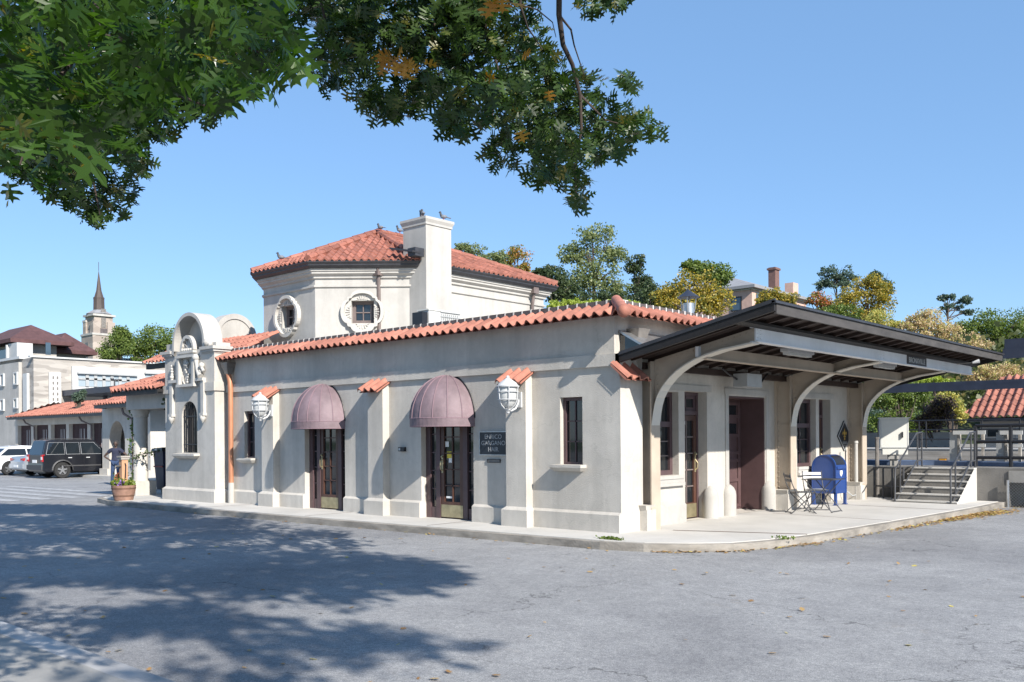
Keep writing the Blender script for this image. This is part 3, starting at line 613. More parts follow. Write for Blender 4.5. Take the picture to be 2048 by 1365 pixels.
b=B().add([(-14.34,GY-.17,1.20),(-13.16,GY-.17,1.20),(-13.16,GY+.02,1.20),(-14.34,GY+.02,1.20),(-14.34,GY-.17,1.25),(-13.16,GY-.17,1.25),(-13.16,GY+.02,1.265),(-14.34,GY+.02,1.265),(-14.2,GY-.09,1.13),(-13.28,GY-.09,1.13),(-13.28,GY,1.13),(-14.2,GY,1.13)],[(4,5,6,7),(0,1,5,4),(1,2,6,5),(3,0,4,7),(8,9,1,0),(9,10,2,1),(11,8,0,3)]); obj('sill',b,M['stucco'],gw)
# second arched parapet facing the tracks side, and tile roofs behind
b=B(); q=Vector((-20.45,5.18,0)); X2=q.x; c2=q.y; zs2=5.3
arcband(b,c2,zs2,.85,.66,GX(X2),GX(X2-.6),foot=1.2); b.sheet([(c2-.8,4.2)]+[(c2-.8*math.cos(t),zs2+.8*math.sin(t)) for t in [PI*i/20 for i in range(21)]]+[(c2+.8,4.2)],[],GX(X2-.04)); obj('rear_parapet',b,M['stuccow'],st,35)
b=B(); tiles(b,(-22.0,3.9,4.55),(1,0,0),(0,2.2,.8),5.2,lambda x:(0,min(2.0,max(0,(5.2-x)*1.4))),w=.27,h=.08,course=.4); b.quad((-22,3.95,4.5),(-16.85,3.95,4.5),(-18.3,5.8,5.15),(-22,5.8,5.15)); obj('link_roof',b,M['tile'],st,40)
b=B().box(-22,-17.0,4.1,5.5,2.8,4.5); obj('link_wall',b,M['stuccow'],st)
b=B(); tiles(b,(-20.9,1.9,4.18),(1,0,0),(0,1.6,.8),6,lambda x:(0,1.6),w=.24,h=.07,course=.4); obj('rear_roof',b,M['tile2'],st,40)
b=B().box(-20.85,-15.0,2.0,2.1,4.0,4.17); obj('rear_fascia',b,M['darkwood'],st)
b=B().box(-19.6,-15.0,2.4,6,2.8,4.02); obj('rear_wall',b,M['stuccow'],st)
# ------------------------------------------------------------ text helper
def text(name,s,size,mat_,parent,org,xdir,zdir,depth=.006,align='CENTER',sx=1.0,bold=0):
    c=bpy.data.curves.new('lettering','FONT'); c.body=s; c.size=size; c.align_x=align; c.align_y='CENTER'; c.extrude=depth; c.offset=bold
    o=bpy.data.objects.new('lettering',c); COL.objects.link(o); dg=bpy.context.evaluated_depsgraph_get(); me=bpy.data.meshes.new_from_object(o.evaluated_get(dg)); bpy.data.objects.remove(o); bpy.data.curves.remove(c)
    x=Vector(xdir).normalized(); z=Vector(zdir).normalized(); n=x.cross(z); b=B(); org=Vector(org)
    b.add([org+x*(v.co.x*sx)+z*v.co.y+n*v.co.z for v in me.vertices],[tuple(p.vertices) for p in me.polygons]); bpy.data.meshes.remove(me)
    return obj(name,b,mat_,parent,fix=False)
# ------------------------------------------------------------ steel canopy
ca=thing('station_canopy','long upswept steel canopy with riveted curved brackets over the side entrance','canopy',(1.2,5.8,0))
Yc=[.86,6.36,10.46]; HB=.13
def zt_of(x): return 3.065+(x+.02)*.2135
CY0,CY1=.03,12.68; XO=2.77
b=B()
def plate(b,x0,x1,y0,y1,d0,d1):
    b.add([(x,y,zt_of(x)-d) for d in(d0,d1) for x,y in((x0,y0),(x1,y0),(x1,y1),(x0,y1))],[(0,1,2,3),(7,6,5,4),(0,4,5,1),(1,5,6,2),(2,6,7,3),(3,7,4,0)])
plate(b,-.10,XO+.02,CY0,CY1,.0,.045); roof=obj('roof_deck',b,M['darkwood'],ca)
b=B(); plate(b,-.05,XO-.05,CY0+.06,CY1-.06,.046,.056); obj('soffit',b,M['roofwood'],ca)
for y in(CY0,CY1-.05):
    b=B(); plate(b,-.04,XO+.01,y-.01,y+.05,.0455,.165); obj('end_fascia',b,M['darkwood'],ca)
b=B(); plate(b,-.03,XO+.03,CY0-.03,CY0+.02,-.012,.044); obj('drip_edge',b,M['gutter'],ca)
zo=zt_of(XO); b=B().box(XO-.02,XO+.02,CY0+.051,CY1-.051,zo-.20,zo-.05); obj('front_fascia',b,mat('grey_fascia',(.062,.056,.052),.7,.35,5,stretch=(1,.3,1)),ca)
b=B().box(XO-.02,XO+.05,CY0-.03,CY1+.03,zo-.048,zo-.012); obj('drip_edge',b,M['gutter'],ca)
for i in range(23):
    y=CY0+.35+i*.53; b=B(); plate(b,-.04,XO-.03,y,y+.055,.057,.117); obj('rafter',b,M['roofwood'],ca)
b=B(); plate(b,2.10,2.24,CY0+.052,CY1-.052,.118,.16); obj('purlin',b,M['darkwood'],ca)
# columns: web facing the street, flange facing out; bracket web with curved soffit flange
arc=[(.14,1.84),(.155,1.93),(.175,2.06),(.205,2.20),(.25,2.33),(.32,2.45),(.40,2.55),(.51,2.66),(.64,2.76),(.80,2.85),(1.0,2.94),(1.2,3.0),(1.5,3.07),(1.8,3.105),(2.05,3.14)]
for y in Yc:
    c=B(); c.box(HX,HB-.012,y-.02,y+.02,-.05,2.93); c.box(HB-.012,HB+.012,y-.14,y+.14,-.05,2.94); c.box(HB-.07,HB-.0125,y-.055,y-.0205,.36,2.93); c.box(HX,HX+.06,y-.055,y-.0205,.36,2.93)
    c.box(HX,HB-.075,y-.032,y-.0206,.5,1.88); c.box(HX,HB-.075,y-.028,y-.0205,1.95,2.8)
    rv_=[]
    o=obj('column',c,M['beige'],ca)
    r=B()
    for z in [.5+.11*k for k in range(21)]:
        for x in(HB-.035,HX+.10): r.ball((x,y-.058,z),.014,6,4)
    for z in [2.35+.09*k for k in range(6)]: r.ball((HB+.07,y-.03,z),.014,6,4)
    for k in range(17):
        x=HB+.12+k*.11; r.ball((x,y-.022,zt_of(x)-.18),.012,6,4)
    for k in range(4):
        r.ball((.96,y-.022,2.98+.05*k),.011,6,4)
    obj('rivets',r,M['beige'],o)
    p=B().box(HX,HB+.02,y-.30,y-.022,-.05,.36); p.add([(HX,y-.30,.36),(HB,y-.30,.36),(HB,y-.022,.36),(HX,y-.022,.36),(HX,y-.34,.44),(HB+.02,y-.34,.44),(HB+.02,y-.022,.44),(HX,y-.022,.44)],[(0,1,5,4),(1,2,6,5),(4,5,6,7)]); obj('pedestal',p,M['stucco'],o)
    w_=B(); top=[(x,zt_of(x)-.13) for x in(HB+.012,.6,1.2,1.7,2.035)]
    poly=arc+top[::-1]; w_.slab(poly,[],lambda x,z:(x,y-.016,z),lambda x,z:(x,y+.016,z)); br=obj('bracket',w_,M['beige'],ca)
    s=B()
    for i in range(len(arc)-1):
        (xa,za),(xb,zb)=arc[i],arc[i+1]
        s.add([(xa,y-.13,za),(xb,y-.13,zb),(xb,y+.13,zb),(xa,y+.13,za),(xa,y-.13,za-.025),(xb,y-.13,zb-.025),(xb,y+.13,zb-.025),(xa,y+.13,za-.025)],[(0,1,2,3),(7,6,5,4),(0,4,5,1),(3,2,6,7),(1,5,6,2),(0,3,7,4)])
    obj('soffit_flange',s,mat('flange_paint',(.58,.54,.47),.55) if y==Yc[0] else bpy.data.materials['flange_paint'],br,40)
    s=B().box(1.0,1.06,y-.10,y-.0165,2.965,3.14); obj('stiffener',s,M['beamw'],br)
b=B().box(2.04,2.065,.84,12.66,3.165,3.375); b.box(1.96,2.10,.84,12.66,3.145,3.165); b.box(1.96,2.10,.84,12.66,3.375,3.392); eb=obj('edge_beam',b,M['beamw'],ca)
r=B()
for y0 in(.90,1.0,6.30,6.44,10.40,10.54,12.6,12.68):
    for z in(3.21,3.275,3.34): r.ball((2.068,y0,z),.012,6,4)
obj('rivets',r,M['beamw'],eb)
b=B().box(1.08,1.10,.88,10.44,2.95,3.14); b.box(1.02,1.16,.88,10.44,2.93,2.95); obj('inner_beam',b,M['beige'],ca)
b=B().box(-.11,.0,.7,11.0,2.82,2.93); obj('wall_plate',b,M['roofwood'],ca)
b=B().box(HX+.005,HX+.07,.9,10.9,2.90,2.98); obj('ledger',b,M['roofwood'],ca)
# sign on the beam
sg=thing('station_name_sign','small black station name plate reading BRONXVILLE on the canopy beam','sign',(2.08,8.45,3.26))
b=B().box(2.066,2.085,7.86,9.04,3.172,3.355); pl=obj('plate',b,M['signblk'],sg)
b=B()
for y0,y1,z0,z1 in((7.84,9.06,3.355,3.375),(7.84,9.06,3.155,3.172),(7.84,7.86,3.1721,3.3549),(9.04,9.06,3.1721,3.3549)): b.box(2.066,2.092,y0,y1,z0,z1)
obj('plate_frame',b,M['slate'],sg); text('lettering','BRONXVILLE',.165,M['white'],sg,(2.087,8.45,3.262),(0,1,0),(0,0,1),.003,sx=1.12)
# lamps and box under the canopy
def tube_light(y,lab):
    t=thing('tube_light',lab,'light',(1.6,y,3.2),0,'fluorescent fittings under the canopy'); b=B().box(1.52,1.68,y-.05,y+1.05,3.15,3.21); obj('housing',b,M['metalw'],t)
    b=B().box(1.545,1.655,y,y+1.0,3.10,3.148); obj('diffuser',b,M['frost'],t); [obj('bracket',B().box(1.56,1.64,y+k,y+k+.06,3.21,3.30),M['lead'],t) for k in(.2,.75)]
tube_light(2.9,'white tube light under the canopy bay nearest the corner'); tube_light(7.3,'white tube light under the far canopy bay behind the name plate')
t=thing('hanging_box','plain grey metal box hung under the canopy above the freight door','box',(.3,4.0,2.7)); b=B().box(.12,.42,3.7,4.32,2.60,2.86); obj('casing',b,M['greybox'],t); b=B().tube([(.2,3.7,2.75),(.15,3.45,2.85),(.1,3.3,2.95)],.02,6).tube([(.25,4.32,2.7),(.2,4.7,2.72),(.15,5.1,2.92)],.025,6); obj('conduit',b,M['black'],t)
t=thing('spot_light','small flood lamp on a slim arm under the far canopy corner','lamp',(2.5,11,3.3)); b=B().tube([(2.3,10.6,3.31),(2.62,10.75,3.33)],.015,6); obj('arm',b,M['lead'],t); b=B().tube([(2.6,10.74,3.33),(2.74,10.8,3.36)],[.03,.05],8); obj('head',b,M['metalw'],t)
# ------------------------------------------------------------ awnings
def awning(xc,lab):
    t=thing('dome_awning',lab,'awning',(xc,0,2),0,'mauve dome awnings'); rw,rd,rh,zb=.76,.74,.86,1.92; n=8; b=B()
    V=[];m=10
    for i in range(n*2+1):
        a=PI*i/(n*2)
        for j in range(m+1):
            e=PI/2*j/m; k_=(1-.035*math.sin(e*2)*(i%2)) if 0<i<2*n else 1; V.append((xc-rw*k_*math.cos(a)*math.cos(e),-rd*k_*math.sin(a)*math.cos(e),zb+.10+rh*math.sin(e)))
    # dome: meridian panels meeting at the crown on the wall
    F=[(i*(m+1)+j,(i+1)*(m+1)+j,(i+1)*(m+1)+j+1,i*(m+1)+j+1) for i in range(n*2) for j in range(m)]
    b.add(V,F); obj('canvas',b,M['awning'],t,25)
    b=B(); 
    for i in range(24):
        a0,a1=PI*i/24,PI*(i+1)/24; p=[(xc-rw*1.005*math.cos(a),-rd*1.005*math.sin(a)) for a in(a0,a1)]
        b.quad((*p[0],zb-.06),(*p[1],zb-.06),(*p[1],zb+.102),(*p[0],zb+.102))
    obj('valance',b,M['awning'],t,60)
    b=B()
    for i in range(n+1):
        a=PI*i/n; b.tube([(xc-(rw+.004)*math.cos(a)*math.cos(e),-(rd+.004)*math.sin(a)*math.cos(e),zb+.10+(rh+.004)*math.sin(e)) for e in [PI/2*j/m for j in range(m+1)]],.009,5)
    b.tube([(xc-rw*math.cos(PI*i/24),-rd*math.sin(PI*i/24),zb-.06) for i in range(25)],.011,5); b.tube([(xc-rw*math.cos(PI*i/24),-rd*math.sin(PI*i/24),zb+.10) for i in range(25)],.010,5)
    obj('seam',b,mat('awning_seam',(.23,.155,.178),.6) if 'awning_seam' not in bpy.data.materials else bpy.data.materials['awning_seam'],t)
    b=B().tube([(xc-(rw+.012)*math.cos(PI*i/24),-.012,zb+.10+(rh+.012)*math.sin(PI*i/24)) for i in range(25)],.014,6); obj('wall_rim',b,M['black'],t)
awning(-8.25,'mauve dome awning over the door nearer the ornate gable'); awning(-4.20,'mauve dome awning over the door beside the black salon sign')
# ------------------------------------------------------------ lanterns
def lantern(x,lab):
    t=thing('wall_lantern',lab,'lantern',(x,-.5,2.4),0,'white caged wall lanterns'); c=(x,-.47,0)
    b=B().lathe([(.085,2.20),(.135,2.26),(.165,2.36),(.17,2.48),(.165,2.55)],c,18); b.lathe([(.001,2.17),(.05,2.18),(.085,2.20)],c,18); obj('globe',b,M['frost'],t,60)
    b=B().lathe([(.21,2.545),(.215,2.565),(.19,2.58),(.165,2.62),(.10,2.665),(.045,2.70),(.03,2.715),(.035,2.73),(.02,2.75),(.001,2.757)],c,20); b.lathe([(.21,2.545),(.16,2.55)],c,20); obj('cap',b,M['metalw'],t,50)
    b=B()
    for k in range(6):
        a=k*PI/3+.3; b.tube([(c[0]+r*math.cos(a),c[1]+r*math.sin(a),z) for r,z in((.205,2.555),(.195,2.50),(.19,2.40),(.18,2.31),(.14,2.22),(.07,2.155),(.03,2.14))],.011,5)
    for z,r in((2.46,.195),(2.32,.185)): b.tube([(c[0]+r*math.cos(a),c[1]+r*math.sin(a),z) for a in [2*PI*i/20 for i in range(21)]],.010,5)
    obj('cage',b,M['metalw'],t,60)
    b=B().lathe([(.001,2.055),(.03,2.07),(.035,2.09),(.015,2.105),(.05,2.12),(.06,2.14),(.03,2.155)],c,12); obj('finial',b,M['metalw'],t,50)
    b=B().tube([(x,-.47,2.13),(x+.02,-.40,2.12),(x+.03,-.30,2.16),(x+.03,-.24,2.24),(x+.03,-.21,2.32)],.02,7); b.lathe([(.001,0),(.06,0),(.06,.02)],(0,0,0),10) if 0 else None; b.box(x-.03,x+.09,-.215,-.181,2.18,2.46); obj('arm',b,M['metalw'],t,50)
lantern(-2.14,'white caged lantern on the pier beside the black salon sign'); lantern(-10.14,'white caged lantern on the pier beside the copper downspout')
# ------------------------------------------------------------ wall signs
t=thing('salon_sign','black framed wall sign reading ENRICO GARGANO HAIR','sign',(-2.9,-.02,1.5))
b=B().box(-3.27,-2.57,-.035,-.002,1.31,1.735); obj('panel',b,M['signblk'],t); b=B()
for a,c,e,f in((-3.29,-2.55,1.735,1.752),(-3.29,-2.55,1.293,1.31),(-3.29,-3.27,1.3101,1.7349),(-2.57,-2.55,1.3101,1.7349)): b.box(a,c,-.042,-.002,e,f)
obj('sign_frame',b,M['steel'],t)
for s,z,sx in(('ENRICO',1.645,.93),('GARGANO',1.525,.95),('HAIR',1.405,.93)): text('lettering',s,.118,M['signtxt'],t,(-2.92,-.037,z),(1,0,0),(0,0,1),.003,sx=sx*1.12)
t=thing('mail_slot','slim black letter slot under the salon sign','letter slot',(-2.93,0,1.19)); b=B(); framed(b,fy(0),-3.10,-2.76,1.155,1.222,.012,.001,.025); obj('slot_frame',b,M['signblk'],t); b=B(); pbar(b,fy(0),-3.088,-2.772,1.167,1.21,.001,.016); obj('flap',b,M['lead'],t)
t=thing('door_buzzer','small black box on the wall between the two awnings','intercom',(-5.5,0,1.4)); b=B().box(-5.62,-5.44,-.07,0,1.355,1.445); obj('casing',b,M['black'],t); b=B().box(-5.60,-5.55,-.075,-.0701,1.375,1.425); obj('button',b,M['steel'],t)
t=thing('diamond_sign','black diamond shaped sign with a gold fleur-de-lis by the last bracket','sign',(HX,10.15,1.6)); cy,cz=10.15,1.605
b=B(); dm=lambda k:[(cy,cz-.385*k),(cy+.41*k,cz),(cy,cz+.385*k),(cy-.41*k,cz)]
b.slab(dm(1),[],GX(HX+.03),GX(HX)); obj('panel',b,M['signblk'],t); b=B(); b.slab(dm(1.0),[dm(.92)],GX(HX+.037),GX(HX+.0301)); obj('border',b,M['greybox'],t)
b=B(); g=lambda y,z:(HX+.034,cy+y,cz+z)
petal=[(0,.20),(.035,.13),(.03,.05),(0,.02),(-.03,.05),(-.035,.13)]; b.sheet(petal,[],g)
for s in(1,-1): b.sheet([(0*s,.02),(.05*s,.09),(.10*s,.115),(.14*s,.075),(.13*s,.02),(.10*s,.03),(.10*s,.065),(.065*s,.05),(.02*s,-.01)],[],g); b.sheet([(0,-.03),(.03*s,-.06),(.05*s,-.09),(0.02*s,-.09),(0,-.12)],[],g)
b.sheet([(-.07,-.005),(.07,-.005),(.07,-.03),(-.07,-.03)],[],g); obj('fleur_de_lis',b,M['gold'],t)
b=B()
for k,z in enumerate((-.16,-.20)): 
    for i in range(5): b.sheet([(-.13+.055*i,z-.012),(-.09+.055*i,z-.012),(-.09+.055*i,z+.014),(-.13+.055*i,z+.014)],[],g)
b.sheet([(-.12,-.245),(.12,-.245),(.12,-.255),(-.12,-.255)],[],g); obj('caption',b,M['greybox'],t)
t=thing('vent_pipe','tall cream standpipe against the last canopy column','pipe',(.1,10.2,0)); b=B().tube([(.02,10.2,0),(.02,10.2,1.42)],.045,10); obj('pipe',b,M['stuccow'],t,40); b=B().tube([(.02,10.2,1.42),(.02,10.2,1.48)],[.06,.05],10); obj('cap',b,M['stuccow'],t,40)
b=B().tube([(.02,10.15,.12),(.0,10.0,.1),(-.1,9.9,.22),(-.22,9.9,.3),(-.25,9.9,1.2)],.015,6); obj('conduit',b,M['greybox'],t)
# roof equipment
t=thing('air_conditioner','white outdoor air conditioning unit on the flat roof beside the chimney','air conditioner',(-9,4,3.84)); o=at(879,636,20.2); x,y=o.x,o.y; zA=at(879,626,20.2).z
b=B().box(x-.17,x+.17,y-.48,y+.48,3.86,zA); obj('casing',b,M['white'],t); b=B().box(x-.19,x+.19,y-.50,y+.50,zA+.001,zA+.03); obj('top',b,M['cabinet'],t); b=B().box(x-.16,x+.16,y-.66,y-.51,3.86,zA-.05); obj('side_box',b,M['black'],t)
b=B(); 
for i in range(9): b.box(x+.1701,x+.19,y-.12+i*.062,y-.09+i*.062,3.95,zA-.05)
for i in range(5): b.box(x+.1901,x+.20,y-.14,y+.46,3.98+i*.1,4.0+i*.1)
obj('grille',b,M['greybox'],t)
t=thing('roof_flue','galvanised flue with a dark conical cap above the roof tiles','flue',(-1.6,6.5,3.8)); o=at(1377,640,23.4)
b=B().lathe([(.15,3.81),(.15,5.02)],(o.x,o.y,0),14); obj('pipe',b,M['steel'],t,40); b=B().lathe([(.29,5.17),(.14,5.28),(.05,5.35),(.001,5.38)],(o.x,o.y,0),16); b.lathe([(.29,5.17),(.001,5.175)],(o.x,o.y,0),16); obj('cap',b,M['dkblue'],t,40)
b=B()
for k in range(4): a=k*PI/2+.4; b.tube([(o.x+.15*math.cos(a),o.y+.15*math.sin(a),4.8),(o.x+.20*math.cos(a),o.y+.20*math.sin(a),5.19)],.014,5)
obj('stay',b,M['steel'],t)
# ------------------------------------------------------------ street furniture by the canopy
def onY(px,py,y): v=at(px,py,1)-CAM; return CAM+v*((y-CAM.y)/v.y)
def onX(px,py,x): v=at(px,py,1)-CAM; return CAM+v*((x-CAM.x)/v.x)
t=thing('mailbox','blue domed street mailbox with an open chute beside the diamond sign','mailbox',(.13,8.26,0))
x0,x1,y0,y1=-.14,.42,7.96,8.56; cxm=(x0+x1)/2; rm=(x1-x0)/2
pr=[(x0,.27),(x1,.27)]+[(cxm+rm*math.cos(PI*i/20),.88+rm*1.05*math.sin(PI*i/20)) for i in range(21)]
b=B(); b.slab(pr,[],FX(y0),FX(y1)); body=obj('body',b,M['navy'],t,35)
b=B(); arcband(b,cxm,.88,rm+.012,rm-.012,FX(y0-.014),FX(y0+.02),foot=.6); arcband(b,cxm,.88,rm+.012,rm-.012,FX(y1-.02),FX(y1+.014),foot=.6); obj('rim',b,M['navy'],body,40)
for x in(x0+.02,x1-.02):
    for y in(y0+.03,y1-.03): obj('leg',B().box(x-.03,x+.03,y-.03,y+.03,.02,.30).box(x-.05,x+.05,y-.045,y+.045,0,.021),M['navy'],t)
b=B(); b.add([(cxm+.04,y0+.05,1.14),(cxm+.06,y1-.05,1.14),(x1+.012,y1-.05,.90),(x1+.012,y0+.05,.90)],[(0,1,2,3)]); 
b=B(); a0=PI*.08; 
for i in range(8):
    a,c=PI*(.06+.30*i/8),PI*(.06+.30*(i+1)/8); q=rm*1.02; b.quad((cxm+q*math.cos(a),y0+.05,.88+q*1.05*math.sin(a)),(cxm+q*math.cos(a),y1-.05,.88+q*1.05*math.sin(a)),(cxm+q*math.cos(c),y1-.05,.88+q*1.05*math.sin(c)),(cxm+q*math.cos(c),y0+.05,.88+q*1.05*math.sin(c)))
obj('chute_opening',b,M['black'],body)
b=B().box(x1+.001,x1+.03,y0+.04,y1-.04,.84,.90); obj('chute_lip',b,M['navy'],body); b=B().box(x1+.001,x1+.02,y0-.01,y1+.01,.62,.64); obj('rib',b,M['navy'],body)
b=B(); b.sheet([(8.20,.80),(8.34,.80),(8.34,.72),(8.27,.655),(8.20,.72)],[],GX(x1+.004)); obj('label',b,M['paper'],body)
# folding chair (slatted), placed twice; thin folding table
def folding_chair(lab,loc,rz,m,mm):
    t=thing('folding_chair',lab,'chair',loc,rz,'slatted folding chairs outside the side door'); b=B()
    for i in range(5): b.box(-.20,.20,-.20+.085*i,-.135+.085*i,.435,.45)
    obj('seat',b,m,t,local=True)
    b=B()
    for z in(.66,.75): b.add([(-.20,.27+(z-.66)*.3,z),(.20,.27+(z-.66)*.3,z),(.20,.285+(z-.66)*.3,z+.06),(-.20,.285+(z-.66)*.3,z+.06),(-.20,.285+(z-.66)*.3,z),(.20,.285+(z-.66)*.3,z),(.20,.30+(z-.66)*.3,z+.06),(-.20,.30+(z-.66)*.3,z+.06)],[(0,1,2,3),(7,6,5,4),(0,4,5,1),(3,2,6,7),(0,3,7,4),(1,5,6,2)])
    obj('backrest',b,m,t,local=True)
    for s in(-.21,.21):
        b=B().tube([(s,-.24,.0),(s,.16,.40),(s,.26,.62),(s,.31,.84)],.011,6); obj('leg',b,mm,t,local=True)
        b=B().tube([(s*.93,.28,.0),(s*.93,-.20,.43)],.011,6); obj('leg',b,mm,t,local=True)
    b=B().tube([(-.21,-.22,.02),(.21,-.22,.02)],.009,6).tube([(-.195,.26,.02),(.195,.26,.02)],.009,6).tube([(-.21,.16,.41),(.21,.16,.41)],.009,6); obj('stretcher',b,mm,t,local=True); return t
folding_chair('dark slatted folding chair turned side-on beside the middle bracket',(.66,5.60,0),R(132),M['railgrey'],M['railgrey'])
folding_chair('white backed folding chair standing in front of the blue mailbox',(.56,6.58,.0),R(42),M['metalw'],M['railgrey'])
t=thing('bistro_table','small dark folding cafe table in front of the mailbox','table',(.85,6.25,0)); b=B().box(.50,1.20,5.95,6.55,.685,.70); obj('table_top',b,M['railgrey'],t)
for y in(5.99,6.51):
    b=B().tube([(.54,y,.0),(1.14,y,.685)],.010,6); obj('leg',b,M['railgrey'],t); b=B().tube([(1.16,y-.015,.0),(.56,y-.015,.685)],.010,6); obj('leg',b,M['railgrey'],t)
[obj('stretcher',B().tube([(x,5.98,.02),(x,6.5,.02)],.009,6),M['railgrey'],t) for x in(.54,1.14)]
# ------------------------------------------------------------ portico beside the gable
po=thing('portico','low red tiled portico on a round column at the left end of the station','portico',(-17,1,0))
b=B(); tiles(b,(-17.75,-.62,3.04),(1,0,0),(0,1.8,.62),2.78,lambda x:(0,min(1.9,x*2.2)),w=.235,h=.075,course=.36); tiles(b,(-17.75,2.6,3.04),(0,-1,0),(1.1,0,.62),3.22,lambda x:(0,max(0,min(1.2,(3.22-x)*.62))),w=.235,h=.075,course=.36); ro=obj('roof',b,M['tile2'],po,40)
b=B(); caps(b,(-17.75,-.62,3.09),(-16.9,1.25,3.72),.09); obj('hip_tile',b,M['tile2'],ro,40)
b=B().box(-17.72,-14.99,-.56,3.2,2.951,3.03); b.box(-17.74,-14.99,-.58,-.561,2.90,3.02); obj('fascia',b,M['darkwood'],po)
b=B().box(-17.70,-14.99,-.18,.40,2.52,2.95); b.box(-17.70,-17.15,.41,3.2,2.52,2.95); obj('beam',b,M['stuccow'],po)
cxp,cyp=-17.42,.12
b=B().lathe([(.22,.42),(.22,.45),(.20,.48),(.20,2.30),(.225,2.32),(.225,2.38),(.27,2.46),(.27,2.52)],(cxp,cyp,0),24); co_=obj('column',b,M['stucco'],po,40)
b=B().box(cxp-.32,cxp+.32,cyp-.32,cyp+.32,-.05,.42); obj('pedestal',b,M['stucco'],co_)
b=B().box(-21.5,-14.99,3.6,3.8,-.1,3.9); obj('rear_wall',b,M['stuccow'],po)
sg=thing('rear_name_board','dark name board on the shaded wall behind the round column','sign',(-18.2,3.58,1.9)); b=B().box(-18.85,-17.45,3.575,3.60,1.80,2.05); obj('board',b,M['stuccow'],sg); text('lettering','BRONXVILLE',.19,M['black'],sg,(-18.15,3.573,1.925),(1,0,0),(0,0,1),.002)
# ivy: leaf cards clinging to column and wall
LV=[(0,0),(.45,.12),(.5,.5),(.22,.8),(0,1),(-.22,.8),(-.5,.5),(-.45,.12)]
def cards(P,S,shape=None,flat=0.,up=None,bend=0.):
    "many small leaves: positions P (n,3), sizes S; returns B"
    P=np.asarray(P,float); n=len(P); S=np.broadcast_to(np.asarray(S,float),(n,)); sh=np.array(shape if shape is not None else [(-.5,-.5),(.5,-.5),(.5,.5),(-.5,.5)],float); m=len(sh)
    N=RNG.normal(size=(n,3)); N[:,2]=N[:,2]+flat; N/=np.linalg.norm(N,axis=1)[:,None]
    T=RNG.normal(size=(n,3))
    if up is not None: T=T*.5+np.array(up)
    T-=N*(T*N).sum(1)[:,None]; T/=np.linalg.norm(T,axis=1)[:,None]+1e-9; U=np.cross(N,T)
    V=P[:,None,:]+S[:,None,None]*(U[:,None,:]*sh[None,:,0,None]+T[:,None,:]*sh[None,:,1,None])
    if bend: V=V+S[:,None,None]*N[:,None,:]*(bend*(np.abs(sh[None,:,0,None])*1.2+ (sh[None,:,1,None]-.5)**2*.8))
    b=B(); b.v=V.reshape(-1,3).tolist(); b.f=[tuple(range(i*m,i*m+m)) for i in range(n)]; return b
M['ivy']=leafmat('ivy_leaf',(.05,.09,.025),(.11,.16,.05)); M['ivyd']=leafmat('ivy_dark',(.03,.055,.02),(.07,.10,.035))
def ivy(lab,pts,mt,s=.07):
    t=thing('ivy',lab,'ivy',pts[0]); v=obj('stem',B().tube([Vector(p) for p in pts],.012,5),M['twig'],t)
    P=[]
    for i in range(len(pts)-1):
        a,c=Vector(pts[i]),Vector(pts[i+1]); 
        for k in range(int((c-a).length*70)): P.append(a.lerp(c,random.random())+Vector((random.gauss(0,.09),random.gauss(0,.06),random.gauss(0,.06))))
    obj('foliage',cards(P,np.random.default_rng(1).uniform(s*.7,s*1.3,len(P)),LV),mt,t,fix=False); return t
ivy('thin ivy climbing the street side of the round portico column',[(cxp-.14,cyp-.20,.42),(cxp-.17,cyp-.16,1.0),(cxp-.12,cyp-.20,1.5),(cxp-.18,cyp-.14,2.1),(cxp-.30,cyp-.1,2.6)],M['ivy'])
ivy('dark ivy hanging over the shaded portico wall beside the gable',[(-15.3,-.1,2.7),(-15.25,-.08,2.2),(-15.15,-.05,1.8),(-15.3,0,1.5)],M['ivyd'],.1)
ivy('ivy strand crossing between the column and the shaded wall',[(cxp+.0,cyp-.25,1.05),(cxp+.4,cyp-.2,1.2),(-16.4,.2,1.3)],M['ivyd'],.055)
# planter barrel with an old wooden pump
t=thing('barrel_planter','half barrel planter of flowers at the kerb end','planter',(-15.5,-1.30,0)); c=(-15.5,-1.30,0)
b=B().lathe([(.001,.03),(.24,.0),(.30,.25),(.315,.40),(.29,.405),(.28,.34),(.001,.34)],c,22); obj('barrel',b,M['barrel'],t,40)
b=B().lathe([(.262,.10),(.268,.10),(.275,.14),(.268,.14)],c,22).lathe([(.303,.30),(.311,.30),(.315,.34),(.307,.34)],c,22); obj('hoop',b,M['rust'],t,40)
P=[];P2=[];P3=[]; r_=random.Random(5)
for i in range(420):
    a=r_.uniform(0,2*PI); q=.30*math.sqrt(r_.random()); P.append((c[0]+q*math.cos(a)-.04,c[1]+q*math.sin(a),.38+.22*r_.random()*(1.2-q*2)))
for i in range(160): P.append((c[0]-.27+r_.gauss(0,.07),c[1]-.03+r_.gauss(0,.07),.50+r_.gauss(0,.11)))
for i in range(70): P2.append((c[0]+.05+r_.gauss(0,.07),c[1]-.12+r_.gauss(0,.06),.46+r_.gauss(0,.03)))
for i in range(40): P3.append((c[0]-.16+r_.gauss(0,.10),c[1]+r_.gauss(0,.08),.60+r_.gauss(0,.05)))
fo=obj('foliage',cards(P,.06,LV),leafmat('planter_leaf',(.10,.16,.03),(.25,.30,.06)),t,fix=False); obj('flowers',cards(P2,.05),mat('violet_petal',(.26,.14,.45),.7),fo,fix=False); obj('flowers',cards(P3,.05),mat('red_petal',(.36,.10,.06),.7),fo,fix=False)
t=thing('wooden_pump','weathered wooden water pump post standing in the barrel planter','pump',(-15.5,-1.30,.34))
